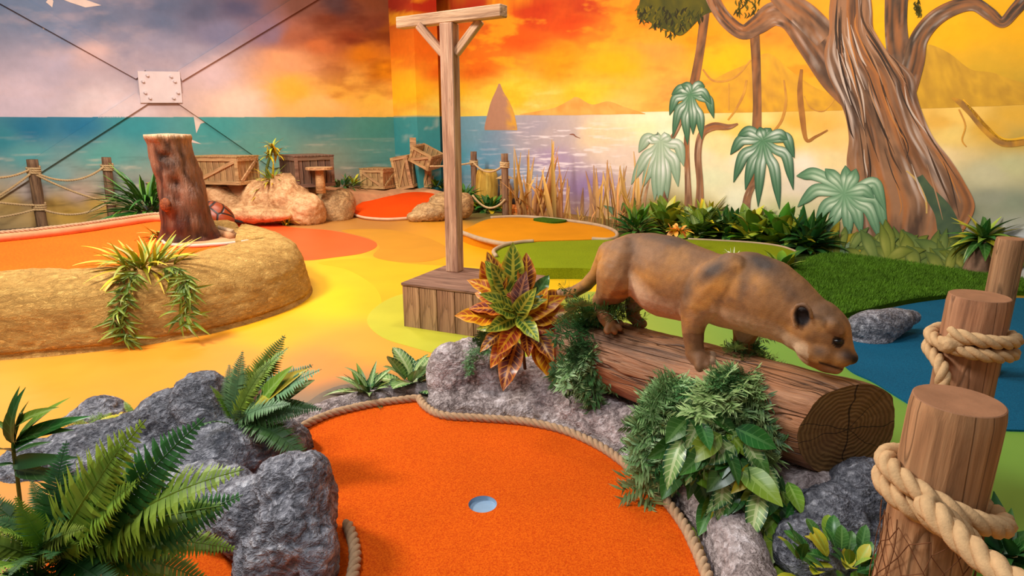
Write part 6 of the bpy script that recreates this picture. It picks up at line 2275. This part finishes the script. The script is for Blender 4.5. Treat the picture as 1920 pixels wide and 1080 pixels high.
def crate(label, c, size, rz, npl=6, mats=None, tilt=(0, 0), lid=True, xbrace=True, nside=5, group=None):
    """crate standing at c (base centre): plank sides, corner battens, diagonal braces and plank lid"""
    mp, mf = mats or (CRATE, CRATE_F)
    w, d, h = size
    root = thing('wooden_crate', label, 'crate', c, group)
    root.rotation_euler = (tilt[0], tilt[1], rz)

    def add(nm, s, ctr, rot=None, mt=mp):
        V, Fc = box_geo(np.zeros(3), s, None, min(s) * 0.12)
        o = link(nm, new_mesh(nm, V, Fc, False), mt, root)
        o.matrix_local = Matrix.Translation(ctr) @ (rot or Matrix.Identity(4))
    t = 0.022
    add('core', (w - 3 * t, d - 3 * t, h - 2 * t if lid else t), (0, 0, h / 2 if lid else t), None, GAPM)
    for sgn in (-1, 1):
        pw = (w - 0.02) / npl
        for i in range(npl):
            add('plank', (pw * 0.90, t, h - 0.02), (-w / 2 + 0.01 + pw * (i + 0.5), sgn * (d / 2 - t), h / 2))
        pw = (d - 2 * t) / nside
        for i in range(nside):
            add('plank', (t, pw * 0.90, h - 0.02), (sgn * (w / 2 - t), -d / 2 + t + pw * (i + 0.5), h / 2))
    b = 0.055
    for sy in (-1, 1):
        for z in (b / 2, h - b / 2):
            add('batten', (w, t, b), (0, sy * (d / 2 - 0.001), z), None, mf)
        for sx in (-1, 1):
            add('batten', (b, t, h), (sx * (w / 2 - b / 2), sy * (d / 2), h / 2), None, mf)
        if xbrace:
            L = math.hypot(w - 2 * b, h - 2 * b)
            add('diagonal', (L, t, b * 0.9), (0, sy * (d / 2), h / 2), Matrix.Rotation((-1 if xbrace > 0 else 1) * math.atan2(h - 2 * b, w - 2 * b), 4, 'Y'), mf)
    for sx in (-1, 1):
        for z in (b / 2, h - b / 2):
            add('batten', (t, d, b), (sx * (w / 2 - 0.001), 0, z), None, mf)
        if xbrace:
            L = math.hypot(d - 2 * b, h - 2 * b)
            add('diagonal', (t, L, b * 0.9), (sx * (w / 2), 0, h / 2), Matrix.Rotation(sx * math.atan2(h - 2 * b, d - 2 * b), 4, 'X'), mf)
    if lid:
        pw = (w + 0.03) / (npl + 1)
        for i in range(npl + 1):
            add('lid_plank', (pw * 0.93, d + 0.04, t), (-w / 2 - 0.015 + pw * (i + 0.5), 0, h + t / 2))
    return root


crate('long tan crate with a plank lid on top of the peach boulder', G(428, 344, 0.58), (0.80, 0.46, 0.40), R(-16), 7)
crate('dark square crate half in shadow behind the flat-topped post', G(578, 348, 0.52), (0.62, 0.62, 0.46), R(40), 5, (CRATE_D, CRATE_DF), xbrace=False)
crate('closed square crate with diagonal braces left of the broken crates', G(712, 352, 0.285), (0.52, 0.50, 0.36), R(-22), 4, xbrace=-1)
crate('tall tapering broken crate standing upright beside the corner pillar', G(765, 352, 0.27), (0.34, 0.34, 0.62), R(-10), 4, tilt=(0.05, -0.16), lid=False)
crate('open crate tipped on its corner on top of the broken crates', G(795, 308, 0.74) , (0.46, 0.40, 0.30), R(-24), 4, tilt=(0.1, 0.42), lid=False)
crate('small upright crate supporting the tipped open crate', G(803, 350, 0.27), (0.22, 0.34, 0.40), R(-8), 3)
V, Fc = beam_geo(Y(775, 292, 12.0), Y(774, 258, 12.0), 0.12, 0.02, (0, 1, 0))
tag(part('broken_plank', V, Fc, CRATE_F, None, False), 'splintered plank sticking up from the broken crates', 'plank')

# flat-topped post beside the dark crate
def flat_post():
    b = G(602, 362, 0.44)
    root = thing('flat_topped_post', 'short wooden post with a flat round top beside the dark crate', 'post', b)
    h = Y(600, 318, b[1])[2] - b[2]
    V, Fc = tube_geo([b, b + [0, 0, h * 0.5], b + [0, 0, h]], [0.075, 0.068, 0.062], 14)
    part('shaft', V, Fc, CRATE_F, root)
    V, Fc = tube_geo([b + [0, 0, h], b + [0, 0, h + 0.035]], [0.2, 0.2], 20)
    part('top', V, Fc, CRATE_F, root, False)


flat_post()

# ------------------------------------------------------------------ rope fences
FENCE = m_wood('fence_post_wood', C(84, 60, 46), C(134, 98, 72), C(166, 126, 92), 2, 1.0, 0.3)


def fence_post(label, bx, by, tx, ty, r, zb=0.0, group=None):
    b = G(bx, by, zb)
    t_ = Y(tx, ty, b[1])
    root = thing('fence_post', label, 'post', b, group)
    P = np.array([b, b * 0.66 + t_ * 0.34, b * 0.33 + t_ * 0.67, t_])
    n = 14
    V, Fc = tube_geo(resample(P, np.linalg.norm(t_ - b) / n), r, 16)
    V = V + 0.05 * r * fbm(V * np.array([22, 22, 6]), 3, 3)[:, None]
    part('shaft', V, Fc, FENCE, root)
    return root, b, t_


def wraps(root, b, t_, f, r, rr=0.016, n=3):
    c = b + (t_ - b) * f
    P = coil(c, r + rr * 0.6, c[2] + rr * n * 0.8, rr * 1.9, n, 0.3, 20)
    V, Fc = rope_geo(P, rr, rr * 5, 6, 5)
    part('rope_wrap', V, Fc, ROPE_F, root)


def sag(a, b, s, n=14):
    t = np.linspace(0, 1, n)
    P = a[None] * (1 - t[:, None]) + b[None] * t[:, None]
    P[:, 2] -= s * 4 * t * (1 - t)
    return P


p1, b1, t1 = fence_post('rope fence post with crossing ropes against the painted beach', 80, 430, 60, 299, 0.068)
p2, b2, t2 = fence_post('rope fence post next to the palm bush', 212, 418, 199, 295, 0.062)
for p, b, t_ in ((p1, b1, t1), (p2, b2, t2)):
    wraps(p, b, t_, 0.86, 0.064)
    wraps(p, b, t_, 0.34, 0.066)
q = lambda b, t_, f: b + (t_ - b) * f
off = np.array([0, -0.08, 0])
left_hi, left_lo = Y(-70, 330, b1[1] - 0.7), Y(-70, 372, b1[1] - 0.7)
FR = []
for a, b, s, lab in ((q(b1, t1, 0.86) + off, q(b2, t2, 0.86) + off, 0.17, 'fence rope sagging between the tops of the two beach posts'),
                     (q(b1, t1, 0.84) + off, q(b2, t2, 0.34) + off, 0.05, 'fence rope slanting down between the two beach posts'),
                     (q(b1, t1, 0.34) + off, q(b2, t2, 0.32) + off, 0.14, 'fence rope sagging between the feet of the two beach posts'),
                     (Y(-80, 320, b1[1] - 0.75), q(b1, t1, 0.86) + off, 0.1, 'upper fence rope running out from the beach post'),
                     (Y(-60, 395, b1[1] - 0.6), q(b1, t1, 0.80) + off, 0.04, 'slanting fence rope running out from the beach post'),
                     (Y(-60, 370, b1[1] - 0.6), q(b1, t1, 0.36) + off, 0.02, 'straight middle fence rope running out from the beach post'),
                     (Y(-60, 412, b1[1] - 0.6), q(b1, t1, 0.30) + off, 0.03, 'lowest fence rope running out from the beach post')):
    rope('fence_rope', lab, sag(a, b, s), 0.016, ROPE_F, 0.09, 6, 5)
p3, b3, t3 = fence_post('rope fence post near the ochre boulder', 890, 384, 888, 284, 0.058)
p4, b4, t4 = fence_post('rope fence post beside the orange bucket', 948, 408, 946, 288, 0.055)
wraps(p3, b3, t3, 0.80, 0.058)
wraps(p4, b4, t4, 0.84, 0.055)
rope('fence_rope', 'fence rope sagging between the two posts near the reeds', sag(q(b3, t3, 0.80) + off, q(b4, t4, 0.84) + off, 0.14), 0.018, ROPE_F, 0.09, 6, 5)
rope('fence_rope', 'fence rope running behind the T-shaped post to the fence', sag(Y(806, 312, 11.2), q(b3, t3, 0.80) + off, 0.02), 0.018, ROPE_F, 0.09, 6, 5)
rope('fence_rope', 'loose low fence rope sagging to the bucket post', sag(Y(886, 366, 10.0), q(b4, t4, 0.30) + off, 0.17), 0.018, ROPE_F, 0.09, 6, 5)


# lantern, barrel, bucket near the fence
def props():
    b = G(972, 405, 0)
    root = thing('bucket', 'round orange bucket with a dark top at the foot of the reeds', 'bucket', b)
    m_ = m_flat('orange_bucket', C(214, 116, 44), 0.6, 0.3, 0.2, 10)
    V, Fc = tube_geo([b, b + [0, 0, 0.09], b + [0, 0, 0.14], b + [0, 0, 0.20]], [0.13, 0.15, 0.16, 0.155], 20)
    part('body', V, Fc, m_, root)
    V, Fc = tube_geo([b + [0, 0, 0.20], b + [0, 0, 0.25], b + [0, 0, 0.29]], [0.125, 0.115, 0.09], 20)
    part('dark_top', V, Fc, m_flat('dark_fill', C(46, 34, 28), 0.8, 0.2, 0.2), root)
    for k in range(2):
        V, Fc = tube_geo(coil(b, 0.158, 0.05 + 0.09 * k, 0, 1, 0, 24), 0.010, 6)
        part('hoop', V, Fc, m_flat('hoop', C(236, 150, 60), 0.5, 0.3, 0.1), root)
    b = G(916, 392, 0) + np.array([-0.05, 0.6, 0])
    root = thing('barrel', 'pale yellow barrel behind the rope fence', 'barrel', b)
    P = [b + [0, 0, z] for z in (0, 0.15, 0.35, 0.55, 0.66)]
    V, Fc = tube_geo(P, [0.17, 0.20, 0.21, 0.20, 0.17], 24)
    part('staves', V, Fc, m_wood('yellow_barrel', C(176, 124, 40), C(214, 164, 64), C(232, 190, 90), 2, 0.6, 0.2), root)
    b = G(936, 392, 0.0) + np.array([0.1, 0.25, 0])
    root = thing('lantern', 'small dark-windowed wooden lantern house behind the bucket post', 'lantern', b)
    V, Fc = box_geo(b + [0, 0, 0.26], (0.15, 0.15, 0.52), rotz(0.3), 0.01)
    part('stand', V, Fc, CRATE_F, root, False)
    V, Fc = box_geo(b + [0, 0, 0.42] + np.array([-0.01, -0.07, 0]), (0.10, 0.04, 0.15), rotz(0.3), 0.004)
    part('dark_window', V, Fc, m_flat('dark_glass', C(26, 30, 30), 0.2, 0.5, 0.05), root, False)
    V, Fc = tube_geo([b + [0, 0, 0.52], b + [0, 0, 0.60]], [0.17, 0.02], 4)
    part('roof', V, Fc, CRATE_F, root, False)


props()

# kerb rims of the back greens
PALEK = m_flat('green_kerb', C(176, 150, 120), 0.7, 0.2, 0.15, 10)
for pts, z, r, lab in (([(866, 436), (900, 448), (940, 457), (960, 457)], 0.11, 0.030, 'pale kerb along the near edge of the ochre green'),
                       ([(930, 480), (926, 470), (945, 460), (975, 454), (1000, 452)], 0.125, 0.022, 'curved dark-topped kerb at the tip of the olive green'),
                       ([(920, 408), (980, 406), (1050, 412), (1120, 422), (1152, 433), (1156, 444), (1140, 449), (1110, 448)], 0.11, 0.024, 'thin pale kerb between the ochre green and the reeds'),
                       ([(1290, 448), (1400, 454), (1460, 461), (1492, 471)], 0.115, 0.012, 'thin grey kerb along the far edge of the olive green')):
    V, Fc = tube_geo(px_poly(pts, z, 8, False), r, 8)
    V[:, 2] -= 0.0
    tag(part('kerb', V, Fc, PALEK), lab, 'kerb')
P = px_poly([(1020, 417), (1000, 413), (1020, 410), (1050, 411), (1062, 416), (1040, 419)], 0.102, 6)
V, Fc = poly_geo(P, 0.10, 0.125)
tag(part('turf_patch', V, Fc, TURF, None, False), 'small dark green turf patch on the ochre green', 'turf')


# ------------------------------------------------------------------ turtles by the stump
def turtle(label, b, L, rz, dark, mid):
    root = thing('turtle', label, 'turtle figure', b)
    root.rotation_euler = (0, 0, rz)
    v, f = ico(4)
    V = v * np.array([L * 0.5, L * 0.38, L * 0.30])
    V = V[:, :]
    V[:, 2] = np.where(V[:, 2] < 0, V[:, 2] * 0.15, V[:, 2]) + L * 0.08
    t = NT('shell_' + label[:6])
    vo = t.n('ShaderNodeTexVoronoi', feature='DISTANCE_TO_EDGE')
    vo.inputs['Scale'].default_value = 3.2 / L * 0.9
    t.l(t.tc(), vo.inputs['Vector'])
    e = t.ramp(vo.outputs['Distance'], [(0.03, grey(0)), (0.10, grey(1))])
    col = t.mix(e, C(*dark), C(*mid))
    t.bump(e, 0.6, 0.01)
    o = link('shell', new_mesh('shell', V, f), t.done(col, 0.4, 0.4), root)
    sk = m_flat('turtle_skin_' + label[:6], C(*dark), 0.6, 0.3, 0.3, 30)
    for x, y, rx, ry, a in ((0.33, 0.36, 0.20, 0.07, 0.9), (0.33, -0.36, 0.20, 0.07, -0.9), (-0.38, 0.28, 0.13, 0.06, 2.4), (-0.38, -0.28, 0.13, 0.06, -2.4)):
        V, Fc = ball_geo((x * L, y * L, 0.04 * L), (rx * L, ry * L, 0.03 * L), 2, rotz(a))
        link('flipper', new_mesh('flipper', V, Fc), sk, root)
    V, Fc = ball_geo((0.58 * L, 0, 0.10 * L), (0.12 * L, 0.09 * L, 0.08 * L), 3)
    link('head', new_mesh('head', V, Fc), sk, root)
    return root


tu = turtle('turtle with a dark shell striped orange climbing down behind the stump', G(404, 408, 0.30) , 0.50, R(-35), (30, 22, 18), (150, 62, 24))
tu.rotation_euler = (0, R(28), R(-20))
V, N, Fc = fuse([ball_geo((*G(404, 408, 0.30)[:2], 0.05), (0.3, 0.25, 0.24), 3)], 0.02, 4)
V[:, 2] = np.maximum(V[:, 2], -0.008)
tag(part('sand_mound', displaced(V, N, 0.03, 5, 3, 3), Fc, SAND), 'sandy mound the striped turtle climbs on', 'mound')
turtle('flat brown turtle resting on the coral red paint patch', G(476, 414, 0.0), 0.42, R(-10), (52, 36, 28), (128, 84, 62))


# ------------------------------------------------------------------ steel cross brace on the left wall
def brace():
    ctr = onL(np.array([297.0]), np.array([164.0]))[0]
    root = thing('cross_brace', 'white bolted steel plate with four flat straps crossing the sea wall', 'brace', ctr)
    pts = [(256, 134), (335, 135), (340, 193), (262, 193)]
    f0 = onL(np.array([p[0] for p in pts], float), np.array([p[1] for p in pts], float), 0.075)
    f1 = onL(np.array([p[0] for p in pts], float), np.array([p[1] for p in pts], float), 0.045)
    V = np.vstack([f0, f1])
    Fc = [(0, 1, 2, 3), (7, 6, 5, 4), (0, 4, 5, 1), (1, 5, 6, 2), (2, 6, 7, 3), (3, 7, 4, 0)]
    wm = m_flat('white_steel', C(228, 208, 204), 0.45, 0.4, 0.05, 6)
    gp = part('gusset_plate', V, Fc, wm, root, False)
    for x, y in ((274, 142), (266, 153), (318, 144), (325, 153), (270, 174), (279, 184), (331, 174), (323, 184)):
        p = onL(np.array([float(x)]), np.array([float(y)]), 0.075)[0]
        V, Fc = tube_geo([p, p + NL * 0.012, p + NL * 0.045], [0.030, 0.022, 0.018], 8)
        part('bolt', V, Fc, wm, gp, False)
    # each strap: two edge lines in the photo, painted through with the mural
    straps = [((272, 131), (30, -12), (254, 148), (-20, -4)), ((332, 133), (560, -10), (340, 152), (610, -10)), ((255, 174), (40, 312), (277, 194), (-10, 378)), ((340, 175), (556, 306), (333, 194), (510, 316))]
    for (a, b, c, d) in straps:
        n, m = 260, 18
        t = np.linspace(0, 1, n)[:, None]
        w = np.linspace(0, 1, m)[None]
        X = (a[0] + (b[0] - a[0]) * t) * (1 - w) + (c[0] + (d[0] - c[0]) * t) * w
        Yy = (a[1] + (b[1] - a[1]) * t) * (1 - w) + (c[1] + (d[1] - c[1]) * t) * w
        top = onL(X, Yy, 0.045)
        bot = onL(X, Yy, 0.012)
        col = mural_left(X, Yy)
        V = np.concatenate([top.reshape(-1, 3), bot.reshape(-1, 3)])
        cc = np.concatenate([col.reshape(-1, 3)] * 2)
        idx = np.arange(n * m).reshape(n, m)
        Fc = np.stack([idx[:-1, :-1], idx[1:, :-1], idx[1:, 1:], idx[:-1, 1:]], -1).reshape(-1, 4).tolist()
        o = n * m
        for j in (0, m - 1):
            for i in range(n - 1):
                Fc.append((idx[i, j], idx[i + 1, j], idx[i + 1, j] + o, idx[i, j] + o))
        part('strap', V, Fc, MURAL, root, False, cc)


brace()
# painted gulls on the left wall
def gulls():
    V, Fc, Cc = [], [], []
    for P in ([(110, -4), (130, 4), (160, 14), (190, 10), (168, 2), (140, -6)], [(86, 4), (98, 14), (100, 2), (94, -6)], [(74, 24), (84, 30), (88, 44), (82, 56), (76, 46)], [(362, 212), (380, 222), (389, 228), (376, 232), (368, 250)], [(344, 256), (360, 262), (378, 270), (358, 267)]):
        Q = np.array(P, float)
        p3 = onL(Q[:, 0], Q[:, 1], 0.004)
        Fc.append(tuple(range(len(V), len(V) + len(P))))
        V += list(p3)
        Cc += [lin((232, 206, 190))] * len(P)
    o = link('painted_gulls', new_mesh('painted_gulls', V, Fc, False, np.array(Cc)), MURAL, wall_left)
    o['label'] = 'pale gulls painted in the sky'


gulls()
